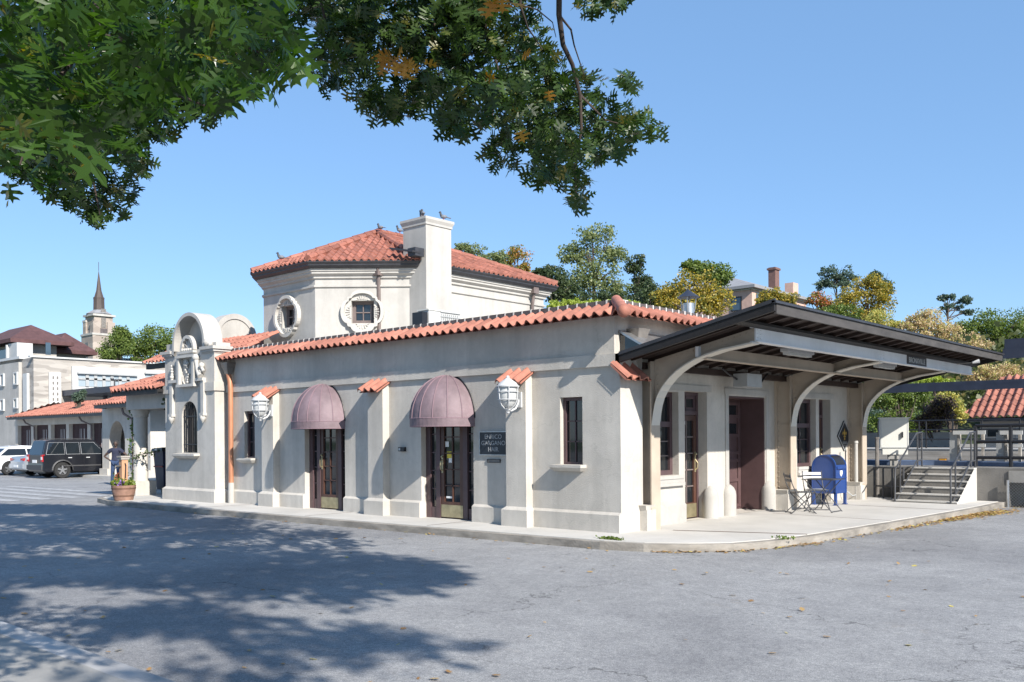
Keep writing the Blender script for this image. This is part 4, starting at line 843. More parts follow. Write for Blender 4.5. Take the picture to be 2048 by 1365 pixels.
b=B().add([(c[0]-.075,c[1]-.075,.34),(c[0]+.075,c[1]-.075,.34),(c[0]+.075,c[1]+.075,.34),(c[0]-.075,c[1]+.075,.34),(c[0]-.085,c[1]-.085,1.10),(c[0]+.085,c[1]-.085,1.10),(c[0]+.085,c[1]+.085,1.10),(c[0]-.085,c[1]+.085,1.10)],[(0,1,5,4),(1,2,6,5),(2,3,7,6),(3,0,4,7),(4,5,6,7)]); obj('post',b,M['woodb'],t)
b=B().box(c[0]-.11,c[0]+.11,c[1]-.11,c[1]+.11,1.10,1.16).box(c[0]-.13,c[0]+.13,c[1]-.13,c[1]+.13,1.16,1.20); obj('cap',b,M['wood'],t)
b=B().tube([(c[0],c[1]-.08,.92),(c[0]-.02,c[1]-.2,.92),(c[0]-.02,c[1]-.23,.87)],[.035,.03,.03],8); obj('spout',b,M['black'],t); b=B().tube([(c[0]+.09,c[1],1.0),(c[0]+.14,c[1],.95),(c[0]+.15,c[1]-.02,.6)],.014,6); obj('handle',b,M['black'],t)
# navy bin in the portico shade
q=(-17.45,.95); t=thing('wheeled_bin','tall navy bin with a dark lid in the shade between column and gable','bin',(q[0],q[1],0)); x,y=q
b=B().add([(x-.20,y-.22,.12),(x+.24,y-.22,.12),(x+.24,y+.22,.12),(x-.20,y+.22,.12),(x-.30,y-.28,1.28),(x+.30,y-.28,1.28),(x+.30,y+.28,1.28),(x-.30,y+.28,1.28)],[(0,3,2,1),(0,1,5,4),(1,2,6,5),(2,3,7,6),(3,0,4,7)]); obj('body',b,mat('bin_navy',(.012,.017,.05),.5),t)
b=B().add([(x-.36,y-.32,1.28),(x+.32,y-.32,1.28),(x+.32,y+.32,1.28),(x-.36,y+.32,1.28),(x-.34,y-.30,1.36),(x+.30,y-.30,1.40),(x+.30,y+.30,1.40),(x-.34,y+.30,1.36)],[(0,3,2,1),(0,1,5,4),(1,2,6,5),(2,3,7,6),(3,0,4,7),(4,5,6,7)]); b.box(x-.40,x-.361,y-.25,y+.25,1.30,1.34); obj('lid',b,M['black'],t)
b=B().box(x-.262,x+.278,y-.292,y-.26,.80,.84); obj('band',b,mat('bin_band',(.20,.03,.03),.6),t); b=B().box(x-.12,x+.02,y-.327,y-.30,1.31,1.35); obj('label',b,M['paper'],t)
for s in(-.22,.22): b=B().tube([(x+.22,y+s-.03,.11),(x+.22,y+s+.03,.11)],.11,14); obj('wheel',b,M['black'],t)
# ------------------------------------------------------------ person, hands on hips
def skin(name,verts,edges,rad,m,parent,sub=2,root=0):
    me=bpy.data.meshes.new(name); me.from_pydata(verts,edges,[]); o=bpy.data.objects.new(name,me); COL.objects.link(o)
    o.modifiers.new('s','SKIN'); 
    for i,v in enumerate(me.skin_vertices[0].data): v.radius=rad[i] if hasattr(rad[i],'__len__') else (rad[i],rad[i]); v.use_root=(i==root)
    sm=o.modifiers.new('d','SUBSURF'); sm.levels=sub; sm.render_levels=sub
    dg=bpy.context.evaluated_depsgraph_get(); m2=bpy.data.meshes.new_from_object(o.evaluated_get(dg)); bpy.data.objects.remove(o); bpy.data.meshes.remove(me)
    b=B(); b.v=[tuple(v.co) for v in m2.vertices]; b.f=[tuple(p.vertices) for p in m2.polygons]; bpy.data.meshes.remove(m2); return obj(name,b,m,parent,80,local=True)
skinm=mat('skin_tone',(.065,.037,.027),.6,.1,20); M['skin']=skinm
pe=thing('person','person in a navy t-shirt and blue jeans standing hands on hips by the arched gate','person',(-26.4,3.49,-.13),R(52))
s=1.70/1.75
V=[(0,0,.98),(0,.01,1.12),(0,.0,1.32),(0,.01,1.44),(.0,.0,1.50),(.01,-.01,1.56), (.09,0,.92),(.11,-.02,.50),(.12,.02,.09),(.12,-.12,.04), (-.09,0,.92),(-.12,0,.50),(-.14,.03,.09),(-.15,-.11,.04),
 (.19,.0,1.40),(.45,.04,1.15),(.23,-.04,1.02),(-.19,0,1.40),(-.45,.04,1.15),(-.23,-.04,1.02)]
Ed=[(0,1),(1,2),(2,3),(3,4),(4,5),(0,6),(6,7),(7,8),(8,9),(0,10),(10,11),(11,12),(12,13),(3,14),(14,15),(15,16),(3,17),(17,18),(18,19)]
V=[tuple(c_*s for c_ in v) for v in V]
rad=[(.14,.10),(.13,.095),(.15,.105),(.10,.08),(.055,.06),(.05,.055),.085,.06,.045,.04,.085,.06,.045,.04,.06,.04,.03,.06,.04,.03]
skin('body',V,Ed,rad,skinm,pe)
# head
b=B(); hz=1.655*s; b.ball((.01,-.015,hz),.085,14,12,.90,1.08,1.32); b.ball((.05,-.10,hz-.005),.017,8,6,1,1.3,1.3); b.ball((.02,-.085,hz-.065),.035,8,6,1.1,.8,.7)
for sx in(-.085,.095): b.ball((sx,.0,hz),.02,8,6,.5,1,1.5)
hd=obj('head',b,skinm,pe,60,local=True)
b=B().lathe([(.001,.134),(.048,.124),(.080,.09),(.094,.045),(.095,.01),(.090,-.03)],(.01,.012,hz),16,0,2*PI,.98,1.1); obj('hair',b,mat('dark_hair',(.035,.032,.03),.9),pe,60,local=True)
b=B(); 
for sx in(-.03,.045): b.ball((sx,-.098,hz+.012),.008,6,5)
obj('eye',b,M['black'],hd,local=True)
V2=[V[0],V[1],V[2],V[3],V[14],(V[14][0]+.11,.03,1.28*s),V[17],(V[17][0]-.11,.03,1.28*s),(0,0,.93*s)]
skin('t_shirt',V2,[(8,0),(0,1),(1,2),(2,3),(3,4),(4,5),(3,6),(6,7)],[(.165,.125),(.155,.12),(.175,.13),(.11,.09),.085,.07,.085,.07,(.165,.125)],mat('navy_shirt',(.02,.024,.05),.85,.2,12),pe,root=1)
V3=[(0,0,.98*s),V[6],V[7],V[8],V[10],V[11],V[12]]
skin('jeans',V3,[(0,1),(1,2),(2,3),(0,4),(4,5),(5,6)],[(.155,.12),.105,.078,.07,.105,.078,.07],mat('denim',(.03,.055,.12),.9,.25,20),pe)
for sx in(.12,-.145): b=B().ball((sx*s,-.05,.045),.055,10,8,.85,2.1,.8); obj('shoe',b,M['black'],pe,60,local=True)
for sg_ in(1,-1):
    b=B(); hx=.215*s*sg_; b.ball((hx,-.05,1.0*s),.035,8,6,.7,1.2,1.2)
    for k in range(4): b.tube([(hx-sg_*.005,-.06+.018*k,1.0*s),(hx-sg_*.04,-.105+.018*k,.985*s-.008*k),(hx-sg_*.075,-.125+.016*k,.975*s-.012*k)],[.011,.010,.007],6)
    b.tube([(hx,.0,1.01*s),(hx-sg_*.015,.05,1.0*s),(hx-sg_*.04,.08,.985*s)],[.013,.011,.008],6); obj('hand',b,skinm,pe,60,local=True)
# ------------------------------------------------------------ arched gate house and arcade
gh=thing('gate_house','small arched gate building with a hipped red tile roof behind the person','gate building',(-32,7,0)); yg=6.5
pl=onY(205,940,yg).x; pr_=-29.6; a0=onY(218.5,900,yg).x; a1=onY(250,900,yg).x; az_=1.50; ar=(a1-a0)/2
ap=[(a0,-.2)]+[((a0+a1)/2-ar*math.cos(PI*i/16),az_+ar*1.25*math.sin(PI*i/16)) for i in range(17)]+[(a1,-.2)]
b=B(); b.sheet(rect(pl,pr_,-.3,3.4),[ap],FX(yg))
for i in range(len(ap)-1): p,q=ap[i],ap[i+1]; b.quad((p[0],yg,p[1]),(q[0],yg,q[1]),(q[0],yg+.55,q[1]),(p[0],yg+.55,p[1]))
b.quad((pl,yg,-.3),(pl,yg+3.5,-.3),(pl,yg+3.5,3.4),(pl,yg,3.4)); b.quad((pr_,yg,-.3),(pr_,yg+3.5,-.3),(pr_,yg+3.5,3.4),(pr_,yg,3.4)); obj('wall',b,M['stucco'],gh)
obj('plinth',B().box(pl-.1,a0,yg-.1,yg-.001,-.2,.28),M['stucco'],gh); obj('plinth',B().box(a1,pr_,yg-.1,yg-.001,-.2,.28),M['stucco'],gh)
b=B().box(pl+.1,pr_-.1,yg+3.0,yg+3.1,-.2,3.3); obj('rear_screen',b,M['maroon'],gh)
b=B()
for px_ in(236.5,242.5): q=onY(px_,852,yg+2.9); b.box(q.x-.12,q.x+.12,yg+2.98,yg+2.995,1.6,2.4)
obj('screen_opening',b,mat('daylit_wall',(.6,.6,.6),.9),gh)
ex0=onY(185,811,5.9); ex1=onY(276,794,5.9); zE=ex0.z
b=B(); Lr=ex1.x-ex0.x+1.5; tiles(b,(ex0.x,5.9,zE),(1,0,0),(0,2,.85),Lr,lambda x:(0,min(2.2,x*1.5)),w=.27,h=.08,course=.4); tiles(b,(ex0.x,10.2,zE),(0,-1,0),(1.4,0,.85),4.3,lambda x:(0,max(0,min(1.6,(4.3-x)*.8,x*.8))),w=.27,h=.08,course=.4); rr=obj('roof',b,M['tile2'],gh,40)
b=B().box(ex0.x+.04,ex0.x+Lr,5.95,6.0,zE-.16,zE+.0).box(ex0.x+.04,ex0.x+.1,6.001,10.1,zE-.16,zE-.02).box(ex0.x+.1,ex0.x+Lr,6.001,yg+3,zE-.13,zE-.10); obj('fascia',b,M['gutter'],gh)
q=onY(248,800,yg-.3); b=B().tube([(q.x,yg-.4,zE-.2),(q.x+.05,yg-.35,zE-.45),(q.x+.35,yg-.08,zE-.7),(q.x+.4,yg-.08,0)],.06,8); obj('downspout',b,M['brownpipe'],gh,40)
ac=thing('arcade_building','long low red tiled building with a row of dark openings behind the parked cars','building',(-42,11,0)); ya=10.5
xl=onY(33,900,ya).x; xr=onY(215,900,ya).x; eL=onY(11,836,ya-.7); eR=onY(206,825,ya-.7); zE=(eL.z+eR.z)/2; ot=onY(150,848,ya).z
posts=[onY(p,900,ya).x for p in(34,65.5,100,136,178.5,222)]
b=B().box(xl-.35,xr,ya,ya+.4,ot,zE); o=obj('lintel_wall',b,M['stucco'],ac)
for x in posts: b=B().box(x-.20,x+.20,ya-.02,ya+.4,-.2,ot-.001); obj('pillar',b,M['stucco'],ac)
for i in range(5):
    b=B(); g=B(); xa,xb=posts[i]+.20,posts[i+1]-.20; b.box(xa,xb,ya+.22,ya+.26,-.1,ot)
    for k in range(14): xx=xa+(xb-xa)*(k+.5)/14; b.box(xx-.02,xx+.02,ya+.18,ya+.219,-.1,ot)
    for k in(5,6,8): xx=xa+(xb-xa)*k/13; g.box(xx-.05,xx+.06,ya+.205,ya+.217,.9,ot-.3)
    sc_=obj('timber_screen',b,M['maroon'],ac); obj('screen_light',g,bpy.data.materials['daylit_wall'],sc_)
b=B(); Lr=eR.x-eL.x; tiles(b,(eL.x,ya-.7,zE),(1,0,0),(0,2.6,.95),Lr,lambda x:(0,min(2.6,x*.75)),w=.27,h=.07,course=.4,ns=5); tiles(b,(eL.x,ya+5,zE),(0,-1,0),(2.6,0,.95),5.7,lambda x:(0,max(0,min(2.7,(5.7-x)*1.3,x*1.3))),w=.27,h=.07,course=.4,ns=5); obj('roof',b,M['tile2'],ac,40)
b=B().box(eL.x+.05,eR.x,ya-.64,ya-.58,zE-.16,zE-.01); b.box(eL.x+.05,eR.x,ya-.58,ya+.5,zE-.13,zE-.09); obj('gutter',b,M['gutter'],ac)
for px_ in(53,165): q=onY(px_,835,ya-.3); b=B().tube([(q.x,ya-.5,zE-.15),(q.x+.1,ya-.4,zE-.4),(q.x+.7,ya-.1,zE-.65),(q.x+.75,ya-.1,.2)],.055,8); obj('downspout',b,M['brownpipe'],ac,40)
t=thing('far_platform_roof','flat dark steel platform roof behind the low tiled building','platform roof',(-48,18,0)); q0=onY(18,798,17); q1=onY(235,784,17)
b=B().box(q0.x,q1.x,17,22,q0.z-.15,q0.z+.28); obj('deck',b,M['dkblue'],t); b=B()
for i in range(4): x=q0.x+1.5+i*(q1.x-q0.x-2)/3; b.box(x-.12,x+.12,19,19.24,0,q0.z-.151); obj('post',b,M['dkblue'],t); b=B()
# ------------------------------------------------------------ parked cars
M['tyre']=mat('tyre',(.018,.018,.018),.8); M['rim']=mat('alloy',(.45,.46,.47),.3,metal=.8); M['redlens']=mat('red_lens',(.42,.015,.02),.2); M['cglass']=mat('car_glass',(.012,.016,.02),.03,spec=.8)
M['carblack']=mat('car_black',(.007,.008,.012),.3,coat=.5); M['carsilver']=mat('car_silver',(.36,.39,.43),.35,metal=.4,coat=.6); M['carwhite']=mat('car_white',(.66,.67,.67),.3,coat=.6); M['cargrey']=mat('trim_grey',(.05,.05,.052),.6); M['carblue']=mat('car_blue',(.10,.17,.28),.3,coat=.6)
def car(lab,paint,loc,rz,L,W,H,prof_,cab,ws,wr,belt,kind):
    t=thing('parked_car',lab,'car',loc,rz,'cars parked by the station' if kind!='far' else 'cars beyond the tracks')
    # lower body with wheel arches, slightly barrelled sides
    def arch(x): return [(x-wr-.07,.30)]+[(x-(wr+.07)*math.cos(PI*i/10),wr+(wr+.06)*math.sin(PI*i/10)) for i in range(11) if wr+(wr+.06)*math.sin(PI*i/10)>.30]+[(x+wr+.07,.30)]
    low=[(.06,.32)]+arch(ws[0])+arch(ws[1])+[(L-.06,.34)]; poly=low+prof_[::-1]
    hw_=W/2; ys=[(-hw_,.965),(-hw_+.07,1),(hw_-.07,1),(hw_,.965)]; zc=.62
    b=B(); n=len(poly); cx_=L/2
    def pt(p,y,k): return (cx_+(p[0]-cx_)*(1 if k==1 else .985),y,zc+(p[1]-zc)*k)
    for (y0,k0),(y1,k1) in zip(ys,ys[1:]):
        for i in range(n): p,q=poly[i],poly[(i+1)%n]; b.quad(pt(p,y0,k0),pt(q,y0,k0),pt(q,y1,k1),pt(p,y1,k1))
    for y,k in(ys[0],ys[-1]): b.sheet(poly,[],lambda x,z:pt((x,z),y,k))
    bo=obj('body',b,paint,t,30,local=True)
    # cabin
    b=B(); bw=hw_-.05; tw=hw_-.24; zb,zt2=cab[0][1],cab[1][1]
    bot=[cab[0],cab[-1]]; 
    Y=lambda z:bw+(tw-bw)*(z-zb)/(zt2-zb)
    m_=len(cab)
    for s_ in(-1,1): b.add([(p[0],s_*Y(p[1]),p[1]) for p in cab],[tuple(range(m_))])
    for i in range(m_-1): p,q=cab[i],cab[i+1]; b.quad((p[0],-Y(p[1]),p[1]),(q[0],-Y(q[1]),q[1]),(q[0],Y(q[1]),q[1]),(p[0],Y(p[1]),p[1]))
    obj('roof',b,paint,bo,30,local=True)
    # glass: side windows, front and rear screens
    zl,zh=zb+.05,zt2-.09
    def xat(z,a,c): return a[0]+(c[0]-a[0])*(z-a[1])/(c[1]-a[1])
    xr0,xr1=xat(zl,cab[0],cab[1])+.10,xat(zh,cab[0],cab[1])+.10; xf0,xf1=xat(zl,cab[-1],cab[-2])-.12,xat(zh,cab[-1],cab[-2])-.10
    k=belt; segs=[(i/k,(i+1)/k) for i in range(k)]
    def wpts(a,c,g):
        mm=lambda t:xr1+.05+(xf1-xr1-.05)*t
        return [((xr0 if a==0 else mm(a))+g,zl),((xf0 if c==1 else mm(c))-g,zl),((xf1 if c==1 else mm(c))-g,zh),((xr1 if a==0 else mm(a))+g,zh)]
    for s_ in(-1,1):
        b=B()
        for a,c in segs:
            g0=.035
            P=wpts(a,c,g0); b.add([(x,s_*(Y(z)+.008),z) for x,z in P],[(0,1,2,3)])
        wo_=obj('side_window',b,M['cglass'],bo,local=True); b=B()
        for a,c in segs:
            g0=.035; P=wpts(a,c,g0); b.tube([(x,s_*(Y(z)+.008),z) for x,z in P+P[:1]],.007,4)
        obj('window_trim',b,M['metalw'] if kind=='suv' else M['cargrey'],wo_,local=True)
    for a,c,d in((cab[0],cab[1],-.01),(cab[-1],cab[-2],.01)):
        b=B(); za,zc_=a[1]+.05,zh+.02; b.add([(xat(za,a,c)+d,-Y(za)+.10,za+.0),(xat(za,a,c)+d,Y(za)-.10,za),(xat(zc_,a,c)+d,Y(zc_)-.08,zc_+.004),(xat(zc_,a,c)+d,-Y(zc_)+.08,zc_+.004)],[(0,1,2,3)]); obj('windscreen' if d>0 else 'rear_window',b,M['cglass'],bo,local=True)
    for i,wx in enumerate(ws):
        for s_ in(-1,1):
            y=s_*(hw_-.11); b=B(); b.lathe([(wr*.62,-.10),(wr*.93,-.10),(wr,-.06),(wr,.06),(wr*.93,.10),(wr*.62,.10)],(0,0,0),24); b.v=[(wx+p[0],y+p[2]*s_,wr+p[1]) for p in b.v]
            wo=obj('wheel',b,M['tyre'],t,40,local=True)
            b=B(); b.lathe([(wr*.62,.07),(wr*.58,.085),(wr*.54,.05)],(0,0,0),20); b.lathe([(.001,.085),(.06,.085),(.07,.06)],(0,0,0),12)
            for j in range(5):
                a=j*2*PI/5+.3; b.obox((.05*math.cos(a),.05*math.sin(a),.075),(wr*.57*math.cos(a),wr*.57*math.sin(a),.07),.075,.03,(0,0,1))
            b.v=[(wx+p[0],y+p[2]*s_,wr+p[1]) for p in b.v]; obj('rim',b,M['rim'],wo,local=True)
            b=B().lathe([(.001,.02),(wr*.6,.02)],(0,0,0),16); b.v=[(wx+p[0],y+p[2]*s_,wr+p[1]) for p in b.v]; obj('brake_disc',b,M['cargrey'],wo,local=True)
    for s_ in(-1,1):
        if kind=='suv':
            b=B().box(-.012,.10,s_*hw_-(.22 if s_>0 else -.02),s_*hw_+(.02 if s_>0 else .22)-.02*0,.78,1.10); o=obj('tail_light',b,M['redlens'],t,local=True)
            b=B().box(-.016,.105,s_*hw_-(.20 if s_>0 else -.023),s_*hw_+(.023 if s_>0 else .20),.87,1.0); obj('reverse_lens',b,M['paper'],o,local=True)
        else:
            b=B().add([(-.012,s_*(hw_-.42),.80),(-.012,s_*(hw_-.03),.76),(.32,s_*(hw_+.004),.84),(.30,s_*(hw_+.004),.92),(-.008,s_*(hw_-.03),.90),(-.012,s_*(hw_-.42),.88)],[(0,1,4,5),(1,2,3,4)]); obj('tail_light',b,M['redlens'],t,local=True)
        b=B().box(L-.16,L-.02,s_*hw_-(.36 if s_>0 else -.04),s_*hw_-(.04 if s_>0 else -.36),.64,.78); obj('headlight',b,M['frost'],t,local=True)
        b=B().ball((xf0-.1,s_*(hw_+.08),zb+.06),.10,10,8,.6,.9,.7); obj('mirror',b,paint,t,40,local=True)
        b=B()
        for xx in(.36,.66): b.box(xr0+(xf0-xr0)*xx,xr0+(xf0-xr0)*xx+.17,s_*hw_-.012,s_*hw_+.018,zb-.13,zb-.095)
        obj('door_handle',b,M['metalw'] if kind=='suv' else paint,bo,local=True)
        b=B()
        for xx in(.32,.62,.95): b.box(xr0+(xf0-xr0)*xx,xr0+(xf0-xr0)*xx+.012,s_*hw_-.02,s_*hw_+.003,.45,zb-.03)
        obj('door_seam',b,M['black'],bo,local=True)
    b=B().box(-.05,.16,-hw_+.06,hw_-.06,.40,.62); b.box(L-.14,L+.04,-hw_+.06,hw_-.06,.36,.58); obj('bumper',b,M['cargrey'] if kind=='suv' else paint,t,local=True)
    b=B().box(-.062,-.0501,-.26,.26,.68 if kind!='suv' else .72,.82 if kind!='suv' else .86) if kind=='suv' else B().box(-.062,-.0501,-.26,.26,.45,.57); b.v=[(x+.045 if kind=='suv' else x,y,z) for x,y,z in b.v]; obj('number_plate',b,M['paper'],t,local=True)
    b=B().box(.2,L-.2,-hw_+.25,hw_-.25,.24,.42); obj('underbody',b,M['black'],t,local=True)
    if kind=='suv':
        for s_ in(-1,1): b=B().tube([(cab[1][0]+.2,s_*(tw-.04),H-.03),(cab[1][0]+.3,s_*(tw-.04),H+.035),(cab[-2][0]-.3,s_*(tw-.04),H+.035),(cab[-2][0]-.1,s_*(tw-.04),H-.03)],.02,6); obj('roof_rail',b,M['cargrey'],bo,40,local=True)
        b=B().box(.9,L-.9,-hw_-.012,-hw_+.03,.55,.60).box(.9,L-.9,hw_-.03,hw_+.012,.55,.60); obj('side_trim',b,M['cargrey'],bo,local=True)
        for wx in ws:
            for s_ in(-1,1):
                b=B(); r0,r1=wr+.06,wr+.15
                for i in range(12):
                    a,c=PI*i/12,PI*(i+1)/12; P=[(wx-r*math.cos(q),s_*(hw_+.03-(.05 if r==r1 else 0)),wr+r*math.sin(q)) for q in(a,c) for r in(r0,r1)]; b.add(P,[(0,1,3,2)])
                obj('fender_flare',b,M['cargrey'],bo,40,local=True)
    return t
SUVP=[(.0,.40),(.02,.70),(.0,1.08),(3.2,1.06),(4.25,1.0),(4.42,.88),(4.45,.45)]
SUVC=[(.02,1.06),(.22,1.74),(.5,1.78),(2.4,1.78),(3.05,1.06)]
car('black boxy suv parked nose-in beside the arched gate',M['carblack'],(-35.62,3.95,-.13),R(90),4.45,1.84,1.78,SUVP,SUVC,(.88,3.55),.375,3,'suv')
SEDP=[(.02,.36),(.0,.72),(.06,.96),(.9,1.0),(3.3,.93),(4.35,.78),(4.6,.62),(4.62,.38)]
SEDC=[(.55,.96),(1.45,1.40),(1.9,1.45),(2.6,1.43),(3.55,.92)]
car('silver sedan parked between the black suv and the white car',M['carsilver'],(-38.9,4.35,-.13),R(90),4.62,1.80,1.45,SEDP,SEDC,(.95,3.65),.33,2,'sedan')
car('white car parked at the far left end of the row',M['carwhite'],(-41.6,3.6,-.13),R(99),4.62,1.82,1.5,SEDP,[(.35,.96),(1.0,1.42),(1.7,1.50),(2.7,1.46),(3.6,.92)],(.95,3.65),.34,2,'sedan')
# ------------------------------------------------------------ buildings far left
def stone(name,c1,c2,sx=.9,sz=4.5):
    m=bpy.data.materials.new(name); m.use_nodes=True; N=m.node_tree.nodes; L=m.node_tree.links; p=N['Principled BSDF']; p.inputs['Roughness'].default_value=.9
    tc=N.new('ShaderNodeTexCoord'); mp=N.new('ShaderNodeMapping'); mp.inputs['Scale'].default_value=(sx,sx,sz); L.new(tc.outputs['Object'],mp.inputs[0])
    v=N.new('ShaderNodeTexVoronoi'); v.inputs['Scale'].default_value=1; L.new(mp.outputs[0],v.inputs['Vector']); r=N.new('ShaderNodeValToRGB'); L.new(v.outputs['Color'],r.inputs[0]); r.color_ramp.elements[0].color=(*c1,1); r.color_ramp.elements[1].color=(*c2,1); L.new(r.outputs[0],p.inputs['Base Color']); return m
M['stone']=stone('ashlar_stone',(.22,.20,.18),(.44,.41,.37)); M['stone2']=stone('church_stone',(.25,.21,.18),(.42,.36,.31),.8,1.6)
M['maroofs']=mat('maroon_shingle',(.095,.045,.045),.85,.25,2,.2,8); M['winblue']=mat('sky_glass',(.05,.08,.11),.05,spec=.9); M['brick']=mat('salmon_brick',(.56,.37,.30),.9,.12,2); M['greyroof']=mat('grey_roof',(.25,.25,.26),.85,.15,1.5)
t=at(68,880,70); X0,Y0=t.x,t.y; zr=onX(69,715,X0).z; ye=onX(420,760,X0).y; xw=onY(-40,760,Y0).x
sb=thing('stone_building','stone and white panelled two storey building with a long strip window','building',(X0,Y0,0))
b=B().box(X0-25,X0,Y0,ye,-.5,zr); b.box(xw,X0-25,Y0+.01,ye,-.5,zr); obj('wall',b,M['stone'],sb)
xs_=onY(44.5,800,Y0).x; zs_=onY(30,727,Y0).z
b=B().box(xw,xs_,Y0-.25,Y0-.01,-.5,zs_); obj('render_panel',b,M['stuccow'],sb); b=B().box(xw,X0-2,Y0-.3,Y0+.3,zr+.001,zr+.2).box(X0-.3,X0+.15,Y0-.3,ye,zr+.001,zr+.12); obj('parapet',b,M['white'],sb)
for px_,pa,pb in((6,750,771),(33,747,768),(6,801,820),(33,799,815)):
    q0=onY(px_-2.6,pb,Y0-.25); q1=onY(px_+2.6,pa,Y0-.25); b=B(); pbar(b,fy(Y0-.25),q0.x,q1.x,q0.z,q1.z,.002,.05); o=obj('window',b,M['winblue'],sb); b=B(); framed(b,fy(Y0-.25),q0.x-.1,q1.x+.1,q0.z-.1,q1.z+.1,.1,.001,.12); obj('window_frame',b,M['white'],o)
fX=fx(X0)
def xr_(pa,pb,ya_,yb_): q0=onX(pa,yb_,X0); q1=onX(pb,ya_,X0); return q0.y,q1.y,q0.z,q1.z
y0,y1,_,z1=xr_(143,420,747,870); b=B(); pbar(b,fX,y0,y1,-.5,z1,.01,.25); obj('white_panel',b,M['white'],sb)
y0,y1,z0,z1=xr_(97,120,746,812); b=B(); pbar(b,fX,y0,y1,-.5,z1,.01,.2); vp=obj('vent_panel',b,M['white'],sb); b=B()
for i in range(2):
    for j in range(16): yy=y0+(y1-y0)*(.33+.36*i); zz=z1-.4-(j*.42); b.box(X0+.2,X0+.21,yy-(y1-y0)*.07,yy+(y1-y0)*.07,zz-.13,zz+.1)
obj('vent_holes',b,M['lead'],vp)
b=B(); q0=onY(51,812,Y0); q1=onY(59,747,Y0); pbar(b,fy(Y0),q0.x,q1.x,-.5,q1.z,.01,.2); obj('vent_panel',b,M['white'],sb)
for pa,pb in((154,268),(288,345)):
    y0,y1,z0,z1=xr_(pa,pb,749,773); z0=xr_(pa,pb,749,773)[2]; zt3=onX(pa,748.5,X0).z; b=B(); pbar(b,fX,y0,y1,z0,zt3,.26,.28); o=obj('strip_window',b,mat('pale_glass',(.30,.36,.40),.15) if 'pale_glass' not in bpy.data.materials else bpy.data.materials['pale_glass'],sb); b=B(); lites(b,fX,y0,y1,z0,zt3,7 if pa<200 else 4,1,.25,.27,.36); pbar(b,fX,y0,y1,zt3-.45,zt3-.3,.27,.36); pbar(b,fX,y0-.1,y1+.1,zt3,zt3+.12,.26,.5); obj('window_frame',b,M['greybox'],o)
def hip(b,x0,x1,y0,y1,z,h,o=.6):
    x0-=o;x1+=o;y0-=o;y1+=o; w_=min(x1-x0,y1-y0)/2
    if x1-x0>=y1-y0: r0,r1=(x0+w_,(y0+y1)/2,z+h),(x1-w_,(y0+y1)/2,z+h)
    else: r0,r1=((x0+x1)/2,y0+w_,z+h),((x0+x1)/2,y1-w_,z+h)
    c=[(x0,y0,z),(x1,y0,z),(x1,y1,z),(x0,y1,z)]
    if x1-x0>=y1-y0: b.add(c+[r0,r1],[(0,1,5,4),(1,2,5),(2,3,4,5),(3,0,4)])
    else: b.add(c+[r0,r1],[(0,1,4),(1,2,5,4),(2,3,5),(3,0,4,5)])
    b.add([(p[0],p[1],p[2]-.35) for p in c]+c,[(0,1,5,4),(1,2,6,5),(2,3,7,6),(3,0,4,7),(0,3,2,1)])
D_=86; q=at(40,880,D_); xa,ya_=q.x,q.y; zw=onY(40,680,ya_).z; y2=onX(113,690,xa).y; xb=onY(-30,690,ya_).x
hs=thing('hillside_house','pale house with maroon hipped roofs above the stone building','house',(xa,ya_,0)); b=B().box(xb,xa,ya_,y2,4,zw); obj('wall',b,M['stuccow'],hs); b=B(); hip(b,xb,xa,ya_,y2,zw,(onY(50,659,ya_+6).z-zw)*.62,1.2); obj('roof',b,M['maroofs'],hs)
b=B().box(xa+.01,xa+2.2,ya_-1,y2-3,4,onY(40,690,ya_).z); b.box(onY(13,690,ya_-1.2).x,xa+.0,ya_-1.2,ya_-.01,4,onY(40,692,ya_).z); obj('terrace_wall',b,M['white'],hs)
q0=onX(91,710,xa+2.2); q1=onX(101,686,xa+2.2); b=B().box(xa+2.2,xa+2.25,q0.y,q1.y,q0.z,q1.z); obj('window',b,M['winblue'],hs); b=B().box(xb,xa,ya_-.03,ya_-.001,zw-1.5,zw-.6); obj('window',b,M['winblue'],hs)
xa2=xa-1; y3=onX(172,710,xa2).y; zw2=onX(140,702,xa2).z; b=B().box(xa2-8,xa2,y2+.1,y3,4,zw2); obj('wing_wall',b,M['stuccow'],hs); b=B(); hip(b,xa2-8,xa2,y2+.4,y3,zw2,1.9,.8); obj('wing_roof',b,M['maroofs'],hs); b=B().box(xa2+.001,xa2+.05,y2+5,y2+10,zw2-1.6,zw2-.4); obj('window',b,M['winblue'],hs)
